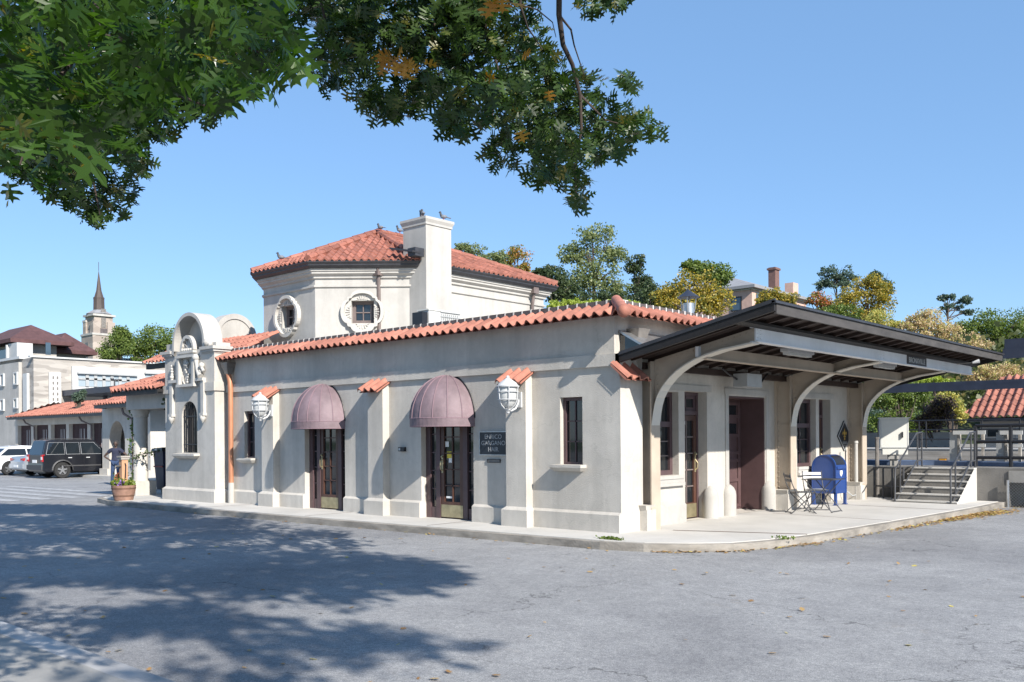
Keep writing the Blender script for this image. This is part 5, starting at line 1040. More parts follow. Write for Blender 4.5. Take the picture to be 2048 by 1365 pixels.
# church tower
M['spire']=mat('spire_slate',(.075,.058,.052),.7,.2,1); D_=135; q=at(190,880,D_); xc,yc_=q.x,q.y; wd_=(onX(226,700,xc).y-yc_); zt4=onY(188,629,yc_).z; xl_=onY(171,700,yc_).x
ch=thing('church_tower','slim stone church tower with a tall dark spire','church',(xc,yc_,0)); W2_=wd_; 
b=B().box(xl_,xc,yc_,yc_+wd_,0,zt4); 
zb_=onY(180,672,yc_).z; b.box(xl_-.5,xc+.4,yc_-.4,yc_+wd_+.4,0,zb_)
b.box(xl_-.3,xl_+.7,yc_-.25,yc_+.8,zb_,onY(180,644,yc_).z); b.box(xc-.9,xc+.25,yc_-.25,yc_+.8,zb_,zt4-1); b.box(xc-.8,xc+.25,yc_+wd_-.9,yc_+wd_+.25,zb_,zt4-1); obj('wall',b,M['stone2'],ch)
b=B().box(xl_-.6,xc+.5,yc_-.5,yc_+wd_+.5,zb_,zb_+.3).box(xl_-.35,xl_+.75,yc_-.3,yc_+.9,onY(180,644,yc_).z,onY(180,643,yc_).z+.25).box(xl_-.15,xc+.3,yc_-.3,yc_+wd_+.3,zt4-.2,zt4+.1); obj('stone_band',b,M['stuccow'],ch)
mxc,myc=(xl_+xc)/2,yc_+wd_/2; b=B(); 
for z0,z1 in((zb_-7,zb_-1),(zb_+1.0,zt4-1.8)): b.box(mxc-.5,mxc+.5,yc_-.46 if z0<zb_-2 else yc_-.05,yc_-.4 if z0<zb_-2 else yc_-.001,z0,z1)
b.box(xc+.001,xc+.05,myc-.35,myc+.35,zb_+1.2,zb_+4.0); obj('louvre',b,M['lead'],ch)
b=B().box(xc+.05,xc+.12,myc-.5,myc+.5,zt4-3.0,zt4-2.0); obj('clock_face',b,M['slate'],ch)
rr_=wd_*.62; b=B().lathe([(rr_,0.1),(rr_+.15,.25),(wd_*.22,1.0)],(mxc,myc,zt4),8); obj('belfry_roof',b,M['greyroof'],ch)
zs1=onY(200,595,myc).z; zs2=onY(200,541,myc).z; b=B().lathe([(.84,0),(.80,zs1-zt4-.9)],(mxc,myc,zt4+.9),8); obj('drum',b,M['spire'],ch); b=B().lathe([(.82,zs1-.3),(.84,zs1-.05),(.70,zs1),(.40,(zs1+zs2)/2-1),(.02,zs2)],(mxc,myc,0),8); b.tube([(mxc,myc,zs2),(mxc,myc,zs2+1.3)],.04,5); obj('spire',b,M['spire'],ch)
t=thing('street_lamp','slender double headed street lamp in front of the white panels','street lamp',(0,0,0)); q=at(229,760,60); b=B().tube([(q.x,q.y,-.1),(q.x,q.y,q.z)],[.08,.05],8); obj('pole',b,M['railgrey'],t); b=B().tube([q+Vector((-.35,.3,.0)),q,q+Vector((.35,-.3,0))],.03,6); obj('arm',b,M['railgrey'],t)
for s_ in(-1,1): b=B().ball(q+Vector((.38*s_,-.33*s_,.02)),.13,8,6,1,1,.6); obj('lamp_head',b,M['railgrey'],t)
# ------------------------------------------------------------ platform side
b=B().box(-60,2.45,11.61,13.2,-.4,.80); b.box(2.45,3.16,11.6,13.2,-.4,.80); b.box(3.16,40,11.6,13.2,.48,.80); struct('platform',b,M['concd'])
b=B().box(3.165,40,11.57,11.599,.46,.74); 
tag(obj('platform_beam',b,M['concrete'],None),'pale concrete beam along the platform front above the mesh fence','beam')
b=B().box(-60,40,12.75,13.2,.801,.925); tag(obj('platform_edge_strip',b,mat('edge_blue',(.13,.18,.29),.6,.2,3)),'long blue edge strip on the near platform','platform edge')
struct('track_bed',B().quad((-80,13.2,-.6),(60,13.2,-.6),(60,18,-.6),(-80,18,-.6)).quad((3.16,11.6,-.128),(40,11.6,-.128),(40,13.2,-.128),(3.16,13.2,-.128)),M['soil'])
zf=onY(1880,899,18).z
b=B().box(-60,40,18,24,zf-.35,zf-.0); b.box(-60,40,18.6,24,-.4,zf-.35); struct('far_platform',b,M['wood'])
t=tag(obj('far_edge_line',B().box(-60,40,17.98,18.25,zf+.001,zf+.03),M['white']),'white edge line along the far timber platform','platform edge')
b=B().box(-60,-1.2,23,23.3,zf,zf+.55); tag(obj('far_parapet',b,M['concrete']),'low grey wall behind the far platform','wall')
q=onY(1885,920,17.95); t=thing('reflector','small orange reflector under the far platform edge','reflector',(q.x,17.95,q.z)); obj('lens',B().box(q.x-.1,q.x+.1,17.93,17.99,q.z-.03,q.z+.03),mat('orange_lens',(.55,.25,.02),.3),t); obj('backplate',B().box(q.x-.13,q.x+.13,17.991,18.001,q.z-.05,q.z+.05),M['lead'],t)
# stairs
stp=thing('concrete_steps','pale concrete steps up to the platform at the end of the pavement','steps',(1.7,10.6,0)); b=B(); n=6; h=(.80+.10)/n
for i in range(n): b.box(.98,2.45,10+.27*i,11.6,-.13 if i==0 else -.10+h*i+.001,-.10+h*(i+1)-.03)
obj('risers',b,M['concd'],stp)  # riser body darkened to put the weaker light on upright faces into the colour
for i in range(n): obj('tread',B().box(.975,2.455,9.985+.27*i,10.27+.27*i if i<n-1 else 11.599,-.10+h*(i+1)-.0295,-.10+h*(i+1)),M['pave'],stp)  # separate pale slabs, sunlight on the treads put into their colour
obj('sunlit_side',B().add([(2.451,10,-.13),(2.451,11.6,-.13),(2.451,11.6,.80),(2.456,11.4,.76)]+[(2.456,10.0+.27*k,-.10+h*(k+1)-.03) for k in(5,4,3,2,1,0)],[(0,1,2,3,4,5,6,7,8,9)]),M['pave'],stp)  # pale sheet over the side face, its sunlight put into the colour
def handrail(x,lab):
    t=thing('handrail',lab,'handrail',(x,10.6,0),0,'pipe handrails on the platform steps'); up_=[(x,9.98,.0),(x,9.98,.80),(x,10.1,.84),(x,11.55,1.66),(x,11.95,1.68)]
    obj('top_rail',B().tube(up_,.022,7),M['railgrey'],t,50); obj('lower_rail',B().tube([(x,10.08,.02),(x,11.55,.95),(x,11.95,.97)],.02,7),M['railgrey'],t,50)
    for y,z0,z1 in((10.35,.1,.98),(11.62,.8,1.67),(11.95,.8,1.68)): obj('post',B().tube([(x,y,z0),(x,y,z1)],.02,7),M['railgrey'],t,50)
handrail(1.05,'pipe handrail on the side of the steps nearest the station'); handrail(2.32,'pipe handrail on the outer side of the concrete steps')
def railing(lab,pts,zs,posts,r=.025,m='railgrey',name='railing',grp='dark pipe railings by the platform'):
    a,c=Vector(pts[0]),Vector(pts[1]); t=thing(name,lab,'railing',tuple(a),0,grp)
    for z in zs: obj('rail',B().tube([(a.x,a.y,z),(c.x,c.y,z)],r,7),M[m],t,50)
    for k in posts: p=a.lerp(c,k); obj('post',B().tube([(p.x,p.y,p.z),(p.x,p.y,max(zs))],r*1.15,7),M[m],t,50)
    return t
q=onY(1951,852,12.5); z1=q.z; railing('thick black railing on the near platform right of the steps',[(q.x,12.5,.80),(q.x+9,12.5,.80)],[z1,(z1+1.03)/2+.0,1.03],[0,.09,.3,.5,.75,1],.042,'black')
q=onY(1728,857,16.9); q2=onY(1950,857,17.2); z1=q2.z; railing('thin dark railing along the far platform edge behind the steps',[(q.x,18.15,zf),(q2.x+1,18.15,zf)],[zf+.92,zf+.62,zf+.32],[0,.22,.31,.36,.55,.75,1],.022,'black')
railing('tall pipe barrier beside the dark gap left of the steps',[(.05,11.3,-.1),(.92,11.0,-.1)],[.78,.30],[.02,.32,.62,.98],.022)
t=thing('sign_post','plain dark post standing beside the last canopy column','post',(.1,11.4,0)); q=onY(1754,878,11.35); obj('pole',B().tube([(q.x,11.35,-.1),(q.x,11.35,q.z)],.05,8),M['lead'],t,40); obj('cap',B().tube([(q.x,11.35,q.z),(q.x,11.35,q.z+.04)],.065,8),M['lead'],t,40)
# cabinet
cy_=11.95; q0=onY(1760,838,cy_); q1=onY(1815,910,cy_); zt5=q0.z; zb5=q1.z; xa5,xb5=q0.x,q1.x
cb=thing('utility_cabinet','cream metal utility cabinet on a post above the steps','cabinet',(xa5,cy_,0)); b=B().box(xa5,xb5,cy_,cy_+.42,zb5+.17,zt5); b.box(xa5+.06,xb5-.02,cy_+.02,cy_+.40,zb5,zb5+.17); obj('casing',b,M['cabinet'],cb)
obj('lid',B().box(xa5-.03,xb5+.03,cy_-.04,cy_+.45,zt5,zt5+.03),M['cabinet'],cb); b=B(); framed(b,fy(cy_),xa5+.02,xb5-.02,zb5+.19,zt5-.03,.012,.001,.008); obj('door',b,M['metalw'],cb); b=B().box(xb5-.17,xb5-.14,cy_-.07,cy_-.001,zb5+.45,zb5+.6); obj('handle',b,M['black'],cb); xm=(xa5+xb5)/2; cb.rotation_euler=(0,0,R(24)); obj('post',B().box(xm-.1,xm+.1,cy_+.1,cy_+.3,.8,zb5).box(xm-.15,xm+.12,cy_+.05,cy_+.35,zb5-.12,zb5-.001),M['concrete'],cb)
# timber barriers on the far platform
for i,(pa,pb,lab) in enumerate(((1902,1972,'white topped timber barrier right behind the outer handrail'),(1995,2046,'white topped timber barrier behind the thick black railing'))):
    q0=onY(pa,862,12.95); q1=onY(pb,862,12.95); zw6=zf; zf=.926; t=thing('timber_barrier',lab,'barrier',(q0.x,12.95,zf),0,'timber barriers by the platform edge'); zt6=q0.z
    w_=(q1.x-q0.x); obj('side_panel',B().box(q0.x,q0.x+.19,12.82,12.86,zf+.0,zt6-.05),M['greybox'],t)
    obj('post',B().box(q0.x+.20,q0.x+.25,12.8,12.95,zf,zt6),M['wood'],t); obj('post',B().box(q1.x-.09,q1.x-.03,12.86,12.95,zf,zt6-.08),M['wood'],t); obj('top_board',B().box(q0.x+.10,q1.x+.03,12.76,12.80,zt6-.10,zt6),M['white'],t); obj('middle_board',B().box(q0.x+.26,q1.x+.03,12.76,12.80,(zf+zt6)/2-.03,(zf+zt6)/2+.05),M['white'],t); zf=zw6
# mesh fence under the platform
q=onY(2016,1000,11.5); t=thing('mesh_fence','chain link fence panel under the platform beam','fence',(q.x,11.5,-.13)); obj('post',B().tube([(q.x,11.5,-.13),(q.x,11.5,.52)],.03,8),M['steel'],t,40); b=B(); n=70
for i in range(n):
    x=q.x-.55+i*.07
    for s_ in(1,-1):
        xa_,xb_=(x,x+.6) if s_>0 else (x+.6,x); z0,z1=-.12,.48
        def cl(xx,zz,xo,zo):
            if xx<q.x: k=(q.x-xx)/(xo-xx) if xo!=xx else 0; return q.x,zz+(zo-zz)*k
            return xx,zz
        if max(xa_,xb_)<=q.x: continue
        pa=cl(xa_,z0,xb_,z1); pb=cl(xb_,z1,xa_,z0); b.tube([(pa[0],11.5,pa[1]),(pb[0],11.5,pb[1])],.0035,3,False)
obj('wire_mesh',b,M['steel'],t)
# far canopies and building
def slabroof(lab,x0,x1,y0,y1,z0,z1):
    t=thing('platform_canopy',lab,'canopy',(x0,y0,z0),0,'dark steel platform canopies'); obj('deck',B().box(x0,x1,y0,y1,z0+(z1-z0)*.35,z1),M['dkblue'],t); obj('fascia_lip',B().box(x0-.03,x1+.03,y0-.06,y0-.001,z0,z0+(z1-z0)*.5),M['dkblue'],t); [obj('post',B().box(x,x+.2,y0+1.4,y0+1.6,zf if y0>17 else .8,z0),M['dkblue'],t) for x in(x0+1.2,x1-1.4)]
qa=onY(1740,788,21); qb=onY(2047,777,21); qt=onY(2047,758,21)
slabroof('long dark steel canopy over the far platform',qa.x-2.5,qb.x+7,21,23,(qa.z+qb.z)/2,qt.z+(qa.z-qb.z)/2)
qa=onY(2009,718,13.5); qt=onY(2009,679,13.5); slabroof('dark steel canopy end above the near platform at the picture edge',qa.x,qa.x+9,13.5,15,qa.z,qt.z)
yb=30; qa=onY(1919,836,yb-.8); qb=onY(1934,784,yb+1.5); rb=thing('trackside_building','low grey building with a tiled roof beyond the far platform','building',(qa.x,yb,0)); zb=qa.z
b=B().box(qa.x+.6,qa.x+14,yb,yb+6,-.3,zb); obj('wall',b,mat('grey_stucco',(.36,.34,.31),.9,.1,1),rb); b=B(); tiles(b,(qa.x,yb-.8,zb),(1,0,0),(0,2.8,1.9),14,lambda x:(0,min(3.3,x*3)),w=.30,h=.09,course=.42); obj('roof',b,M['tile'],rb,40); b=B().box(qa.x,qa.x+14,yb-.75,yb-.01,zb-.17,zb-.05); obj('fascia',b,M['gutter'],rb)
for i in range(4): x=qa.x+2.0+i*1.5; b=B(); framed(b,fy(yb),x,x+1.45,.8,zb-.4,.05,.001,.03); obj('panel',b,M['greybox'],rb)
obj('window',B().box(qa.x+.9,qa.x+1.3,yb-.03,yb-.001,1.5,zb-.5),M['glass'],rb)
FARP=[(.02,.36),(.0,.72),(.06,.96),(.9,1.0),(3.3,.93),(4.35,.78),(4.6,.62),(4.62,.38)]
q=at(1850,890,44); car('blue car parked beyond the far platform railing',M['carblue'],(q.x,q.y,.35),R(150),4.62,1.8,1.45,SEDP,SEDC,(.95,3.65),.33,2,'far')
q=at(1768,888,44); car('red car parked beyond the far platform left of the blue car',mat('car_red',(.30,.03,.03),.3,coat=.6),(q.x,q.y,.35),R(130),4.62,1.8,1.45,SEDP,SEDC,(.95,3.65),.33,2,'far')
struct('far_lot',B().quad((-60,23.4,.30),(60,23.4,.30),(60,64,.34),(-60,64,.34)),M['asphalt'])
# hill rising behind the station on the right
b=B(); nx,ny=30,24
sm=lambda t:max(0,min(1,t))**2*(3-2*max(0,min(1,t)))
for j in range(ny+1):
    for i in range(nx+1):
        d_=44+220*(j/ny)**1.5; r_=-25+200*i/nx; z=-.5+11*sm((d_-46)/70)*sm((r_+18)/22); p=cw(r_,d_,z); b.v.append(tuple(p))
b.f=[(j*(nx+1)+i,j*(nx+1)+i+1,(j+1)*(nx+1)+i+1,(j+1)*(nx+1)+i) for j in range(ny) for i in range(nx)]
struct('hill',b,mat('hill_cover',(.035,.05,.02),.95,.5,.3),60)
# brick apartment house on the hill
D_=112; q=at(1504,600,D_); xb_,yb_=q.x,q.y; zw=onY(1504,571,yb_).z; xl_=onY(1285,570,yb_).x; y2=onX(1612,585,xb_).y
br=thing('brick_apartment_house','salmon brick apartment house with a grey roof on the hill','apartment house',(xb_,yb_,5)); obj('wall',B().box(xl_,xb_,yb_,y2,3,zw),M['brick'],br); b=B(); hip(b,xl_,xb_,yb_,y2,zw,onY(1480,545,yb_+5).z-zw+.3,.7); ro=obj('roof',b,M['greyroof'],br)
q=onX(1549,563,xb_-3); zc=onX(1549,536,xb_-3).z; obj('chimney',B().box(xb_-3.6,xb_-2.6,q.y-.6,q.y+.6,zw,zc).box(xb_-3.75,xb_-2.45,q.y-.75,q.y+.75,zc-.35,zc-.1),mat('dark_brick',(.16,.09,.075),.9,.2,3),ro); q=onX(1583,566,xb_-2); obj('chimney',B().box(xb_-2.6,xb_-1.4,q.y-.8,q.y+.8,zw-.5,onX(1583,563,xb_-2).z-.3),M['brick'],ro)
for pa,pb,ya1,yb1 in((1464,1482,595,622),(1380,1396,590,615)):
    q0=onY(pa,yb1,yb_); q1=onY(pb,ya1,yb_); o=obj('window',B().box(q0.x,q1.x,yb_-.05,yb_-.001,q0.z,q1.z),M['winblue'],br); b=B(); framed(b,fy(yb_),q0.x-.1,q1.x+.1,q0.z-.1,q1.z+.1,.12,.03,.1); obj('window_frame',b,M['black'],o)
for pa,pb,ya1,yb1 in((1512,1522,588,610),(1545,1553,590,610),(1578,1585,592,610)):
    q0=onX(pa,yb1,xb_); q1=onX(pb,ya1,xb_); obj('window',B().box(xb_+.001,xb_+.05,q0.y,q1.y,q0.z,q1.z),M['winblue'],br)
b=B().box(xl_,xb_+.15,yb_-.15,yb_-.002,zw-.5,zw-.1).box(xb_+.002,xb_+.15,yb_,y2,zw-.5,zw-.1); obj('cornice',b,M['white'],br)
# ------------------------------------------------------------ background trees
def lm(n,a,c,d=None,amt=.15): M[n]=leafmat(n,a,c,d,amt); return M[n]
lm('lf_green',(0.076,0.123,0.032),(0.184,0.238,0.055)); lm('lf_light',(0.123,0.170,0.069),(0.265,0.292,0.123)); lm('lf_dark',(0.035,0.055,0.027),(0.089,0.123,0.049)); lm('lf_blue',(0.049,0.082,0.062),(0.143,0.197,0.130)); lm('lf_gold',(0.265,0.211,0.035),(0.454,0.346,0.069),(0.143,0.170,0.049),.3); lm('lf_yellow',(0.386,0.346,0.089),(0.575,0.507,0.170),(0.224,0.278,0.076),.25); lm('lf_beige',(0.359,0.265,0.143),(0.600,0.467,0.278),(0.413,0.400,0.143),.25); lm('lf_orange',(0.359,0.170,0.049),(0.467,0.278,0.076),(0.170,0.197,0.049),.45); lm('lf_red',(0.413,0.116,0.055),(0.467,0.224,0.089),(0.184,0.211,0.062),.4); lm('lf_purple',(0.038,0.030,0.032),(0.103,0.076,0.069),(0.170,0.143,0.049),.18); lm('lf_lime',(0.224,0.292,0.049),(0.386,0.440,0.089))
def tree(lab,dep,blobs,m,leaf=.4,dens=1.,zb=None,name='tree',clump=.34,sky=0.,trunk=True):
    "crown blobs given where they stand: pixel centre, half width, half height at distance dep"
    P=[];cs=[]
    for (px,py,rx,ry) in blobs:
        c=at(px,py,dep); k=dep/FPX; Rx,Rz=rx*k,ry*k; cs.append((c,Rx,Rz)); Ry=min(Rx,max(Rz,Rx*.6))
        nc=max(10,int(44*dens)); A=RNG.normal(size=(nc,3)); A/=np.linalg.norm(A,axis=1)[:,None]; A*=(RNG.random((nc,1))**.5)*.9
        sub=np.array([tuple(c+rv*a[0]*Rx+dv*a[1]*Ry+uv*a[2]*Rz) for a in A])
        leaf_=leaf; rm_=clump*min(Rx,Rz)*.85+.2*leaf; per=max(24,int((.5+dens*.5)*4.2*(Rx*Rz*4/(leaf*leaf*.3))/nc)); per=min(int(per*2.1),900)
        for s_ in sub: 
            g=RNG.normal(size=(per,3)); g/=np.linalg.norm(g,axis=1)[:,None]; g*=RNG.random((per,1))**.5; P.append(s_+g*np.array([rm_,rm_,rm_*.75])*1.25)
    P=np.concatenate(P); low=min(cs,key=lambda q:q[0].z-q[2]); z0=zb if zb is not None else low[0].z-low[2]-3
    base=Vector((cs[0][0].x,cs[0][0].y,z0)); t=thing(name,lab,'tree',tuple(base),0,'trees behind the station')
    obj('crown',cards(P,RNG.uniform(leaf*.20,leaf*.45,len(P)),LV),m,t,fix=False)
    if trunk:
        b=B(); top=cs[0][0]; H=top.z-z0; b.tube([base,base.lerp(top,.5)+rv*.1*H*.1,top+uv*cs[0][2]*.5],[.018*H+.05,.012*H+.04,.02],7)
        for c,Rx,Rz in cs:
            for _ in range(3): a=base.lerp(top,.45+.3*random.random()); e=c+rv*random.uniform(-.75,.75)*Rx+uv*random.uniform(-.3,.7)*Rz+dv*random.uniform(-.5,.5)*Rx; b.tube([a,a.lerp(e,.5)+uv*.1*H*.3,e],[.007*H+.02,.005*H+.015,.01],5)
        obj('trunk',b,M['bark'],t)
    return t
T=tree
T('tall airy pale green tree rising highest behind the flat roof',75,[(1185,475,52,32),(1150,510,38,25),(1215,515,48,30),(1185,560,62,40),(1140,570,40,30),(1235,580,45,30)],M['lf_light'],.42,.72)
T('dark evergreen tree at the end of the hall roof',62,[(1105,560,38,28),(1130,590,45,28),(1085,545,20,10)],M['lf_dark'],.38,1.0)
T('thin dark pine between the tall pale tree and the golden tree',66,[(1272,530,22,20),(1285,560,24,22),(1275,595,24,26)],M['lf_dark'],.36,.55)
T('airy pale green tree behind the chimney side of the hall roof',80,[(945,505,34,20),(925,497,18,10),(965,520,30,14)],M['lf_light'],.36,.55)
T('yellowing tree beside the airy one above the hall roof',78,[(1035,515,28,28),(1010,535,40,14),(1050,540,14,18)],M['lf_orange'],.36,.6); T('small green tree in front of the yellowing tree above the hall roof',76,[(1000,515,18,14),(1005,538,28,14)],M['lf_light'],.34,.6)
T('round golden tree beside the roof flue',52,[(1390,575,58,36),(1345,595,42,28),(1430,600,40,32),(1385,610,70,26)],M['lf_gold'],.30,1.1)
T('dark green tree just behind the top of the golden tree',66,[(1440,555,30,30),(1385,532,22,12),(1410,545,28,20)],M['lf_green'],.36,1.0)
T('dark green shrubby tree left of the golden tree',58,[(1300,590,28,26),(1318,600,30,20)],M['lf_dark'],.32,.9)
T('yellow green bush low behind the roof coping',50,[(1135,612,45,14),(1200,610,50,12),(1250,612,50,12)],M['lf_lime'],.26,1.0,name='bush',trunk=False)
T('dark bush filling the gap under the tall pale tree',70,[(1150,600,60,20),(1230,600,60,24),(1290,615,50,20)],M['lf_dark'],.36,1.0,name='bush',trunk=False)
T('mixed green tree in front of the brick apartment house',80,[(1545,592,28,18),(1575,600,30,18),(1530,605,26,14)],M['lf_gold'],.36,.9)
T('reddish orange tree right of the brick apartment house',84,[(1640,605,34,20),(1670,618,30,18)],M['lf_red'],.36,.95)
T('tall blue green airy tree above the canopy ridge',95,[(1672,545,38,16),(1655,570,40,14),(1690,562,34,14)],M['lf_blue'],.42,.6)
T('large yellow green tree above the canopy roof',78,[(1735,570,38,26),(1700,600,46,26),(1765,600,30,42),(1715,630,50,20)],M['lf_gold'],.36,1.0); T('dark leaved tree on the edge of the yellow green tree',82,[(1755,560,26,18),(1768,585,18,28)],M['lf_dark'],.36,.8)
T('olive green tree between the reddish and yellow green trees',70,[(1690,628,40,20),(1650,630,30,14)],M['lf_green'],.34,.9)
T('small yellow tree behind the canopy roof edge',60,[(1755,640,34,22),(1785,652,26,18)],M['lf_yellow'],.26,.9)
T('sparse beige maple above the end of the canopy roof',56,[(1850,640,40,28),(1890,665,38,30),(1825,650,30,20),(1860,680,60,20),(1945,690,34,30)],M['lf_beige'],.26,.72)
T('dark green wide tree at the right edge of the picture',76,[(1975,650,46,36),(2030,655,50,44),(2000,690,60,40),(1930,665,24,30),(2010,725,50,26),(1960,722,30,22)],M['lf_green'],.36,1.0)
T('sparse bluish pine above the beige maple',88,[(1895,595,26,8),(1930,600,20,10),(1905,615,26,8),(1935,625,14,8)],M['lf_blue'],.34,.45)
T('low beige tree between the two dark canopies',48,[(1985,745,46,24),(1955,752,34,16),(2030,750,30,20)],M['lf_beige'],.22,1.0)
T('bright green tree under the canopy end behind the cabinet',40,[(1800,795,46,26),(1760,800,34,24),(1835,790,30,24),(1800,770,60,14),(1770,845,50,36),(1830,850,40,30)],M['lf_green'],.20,1.0)
T('purple leaved tree beside the tiled trackside building',34,[(1870,835,30,30),(1890,815,24,26),(1850,845,20,18)],M['lf_purple'],.16,.95); T('yellowing tree on the corner of the trackside building',36,[(1905,810,26,24),(1920,830,14,18),(1890,795,22,14)],M['lf_yellow'],.16,.85)
T('bluish spruce left of the utility cabinet',44,[(1752,840,26,30),(1745,860,24,20),(1830,850,22,26)],M['lf_blue'],.2,.95)
T('broad mid green tree filling the gap under the beam end',62,[(1900,760,70,30),(1840,745,50,24),(1960,790,40,34),(1880,810,60,40)],M['lf_green'],.3,1.0)
T('dark spruce in the shade under the last bracket',48,[(1745,835,24,40),(1765,865,26,24)],M['lf_dark'],.22,1.0)
T('leafy lime tree behind the beam end',46,[(1870,765,44,12),(1830,768,34,10)],M['lf_lime'],.22,.8)
T('round leafy tree beside the church tower',92,[(300,685,48,36),(345,690,50,42),(265,700,40,26),(325,715,70,20)],M['lf_green'],.42,1.2); T('darker leafy tree directly in front of the church tower',88,[(235,690,30,34),(220,710,26,22),(245,670,20,20)],M['lf_green'],.40,1.0)
T('small bluish conifer in front of the white panels',55,[(158,795,12,12),(166,785,6,7),(150,797,6,5)],M['lf_blue'],.22,.5)
# far wood on the hillside reading as one mass
P=[]
for i in range(60):
    c=cw(random.uniform(2,95),random.uniform(92,150),random.uniform(5,9)); g=RNG.normal(size=(120,3))*np.array([3.0,3.0,1.5]); P.append(np.array(tuple(c))+g)
for i in range(150):
    d_=random.uniform(56,95); c=cw(random.uniform(-6,52),d_,1.65+.146*d_-4.2-random.random()*2.5); g=RNG.normal(size=(330,3))*np.array([2.0,2.0,1.25]); P.append(np.array(tuple(c))+np.clip(g,-4,2.3))
P=np.concatenate(P); tag(obj('hillside_foliage',cards(P,RNG.uniform(.2,.46,len(P)),LV),lm('lf_wood',(.045,.065,.025),(.13,.14,.055),(.20,.16,.06),.15),None,fix=False),kind='stuff')
# ------------------------------------------------------------ overhanging oak
half=[(.0,.0),(.03,.18),(.30,.16),(.42,.26),(.22,.30),(.07,.34),(.08,.42),(.40,.44),(.56,.58),(.44,.62),(.36,.60),(.10,.58),(.10,.66),(.28,.74),(.34,.86),(.20,.82),(.08,.82),(.0,1.0)]
OAK=half+[(-x,y) for x,y in half[-2:0:-1]]
SIMPLE=[(0,0),(.40,.22),(.12,.36),(.5,.58),(.14,.62),(.26,.86),(0,1),(-.26,.86),(-.14,.62),(-.5,.58),(-.12,.36),(-.40,.22)]
lf1=leafmat('oak_leaf',(.013,.035,.006),(.050,.102,.016),(.16,.14,.02),.008,.42,.30); lf2=leafmat('oak_leaf_far',(.014,.032,.007),(.045,.082,.016),(.13,.12,.03),.012,.26,.38)
oak=thing('oak_tree','large dark green oak overhanging the road with lobed leaves','tree',tuple(cw(-5,-3.2,0)))
def inpoly(x,y,P):
    c=False; n=len(P)
    for i in range(n):
        (xa,ya),(xb,yb)=P[i],P[i-1]
        if (ya>y)!=(yb>y) and x<(xb-xa)*(y-ya)/(yb-ya)+xa: c=not c
    return c
NEAR=[(-60,-60),(560,-60),(590,60),(600,110),(575,160),(540,200),(480,180),(430,235),(330,250),(260,320),(170,330),(120,290),(-60,330)]
P=[]; r_=random.Random(11)
while len(P)<900:
    x,y=r_.uniform(-60,610),r_.uniform(-60,335)
    if inpoly(x,y,NEAR): P.append(at(x,y-20,r_.uniform(3.0,4.7)))
for x,y in((15,385),(20,380),(555,120),(575,110),(60,370),(120,385),(135,350),(90,340),(560,150),(500,205),(455,215)): P.append(at(x,y-25,r_.uniform(3.2,4)))
VIS=list(P)
obj('near_leaves',cards(P,np.random.default_rng(2).uniform(.085,.15,len(P)),OAK,flat=.5,up=(0,0,-1),bend=.16),lf1,oak,fix=False)
C=[(680,90,55),(650,165,26),(715,150,45),(760,60,75),(860,50,75),(755,205,38),(825,190,45),(870,120,65),(800,225,18),(955,50,65),(960,130,65),(915,245,38),(1000,200,62),(1060,90,45),(1080,160,55),(1050,250,52),(1005,310,36),(1110,220,50),(1150,262,50),(1165,175,36),(1120,310,52),(1195,300,34),(1150,365,30),(1158,408,18),(1212,235,38),(1255,165,24),(1270,250,32),(1308,265,14),(1240,290,22),(940,15,60),(1180,10,22),(1235,5,22),(1085,345,32),(590,10,60),(645,5,45),(700,20,60),(520,120,40),(1040,20,40),(900,190,45),
 (60,330,50),(120,370,45),(180,410,35),(200,440,15),(230,380,40),(265,300,35),(275,330,25),(150,310,60),(40,290,70),(300,200,90),(420,120,90),(150,120,150),(60,200,100),(500,60,80),(330,60,120),(420,215,35),(240,435,12)]
P=[]; cen=[]
for x,y,r in C:
    d_=r_.uniform(8.6,10.8); cen.append((x,y,d_,r)); n=int(r*r*.052)+5
    for i in range(n):
        a=r_.uniform(0,2*PI); q=r*math.sqrt(r_.random()); P.append(at(x+q*math.cos(a),y+q*math.sin(a)*.95-8,d_+r_.gauss(0,.3)))
VIS+=P
obj('far_leaves',cards(P,np.random.default_rng(3).uniform(.10,.175,len(P)),OAK,flat=.4,up=(0,0,-.7),bend=.12),lf2,oak,fix=False)
P=[]
for i in range(26): P.append(at(795+r_.gauss(0,20),125+r_.gauss(0,12),8.3+r_.gauss(0,.2)))
for i in range(5): P.append(at(r_.uniform(930,1120),r_.uniform(60,300),8.4))
for i in range(5): P.append(at(995+r_.gauss(0,10),r_.uniform(-10,8),6))
obj('autumn_leaves',cards(P,np.random.default_rng(4).uniform(.10,.16,len(P)),OAK,flat=.4,up=(0,0,-.7),bend=.12),leafmat('oak_autumn',(.30,.13,.02),(.45,.24,.04)),oak,fix=False)
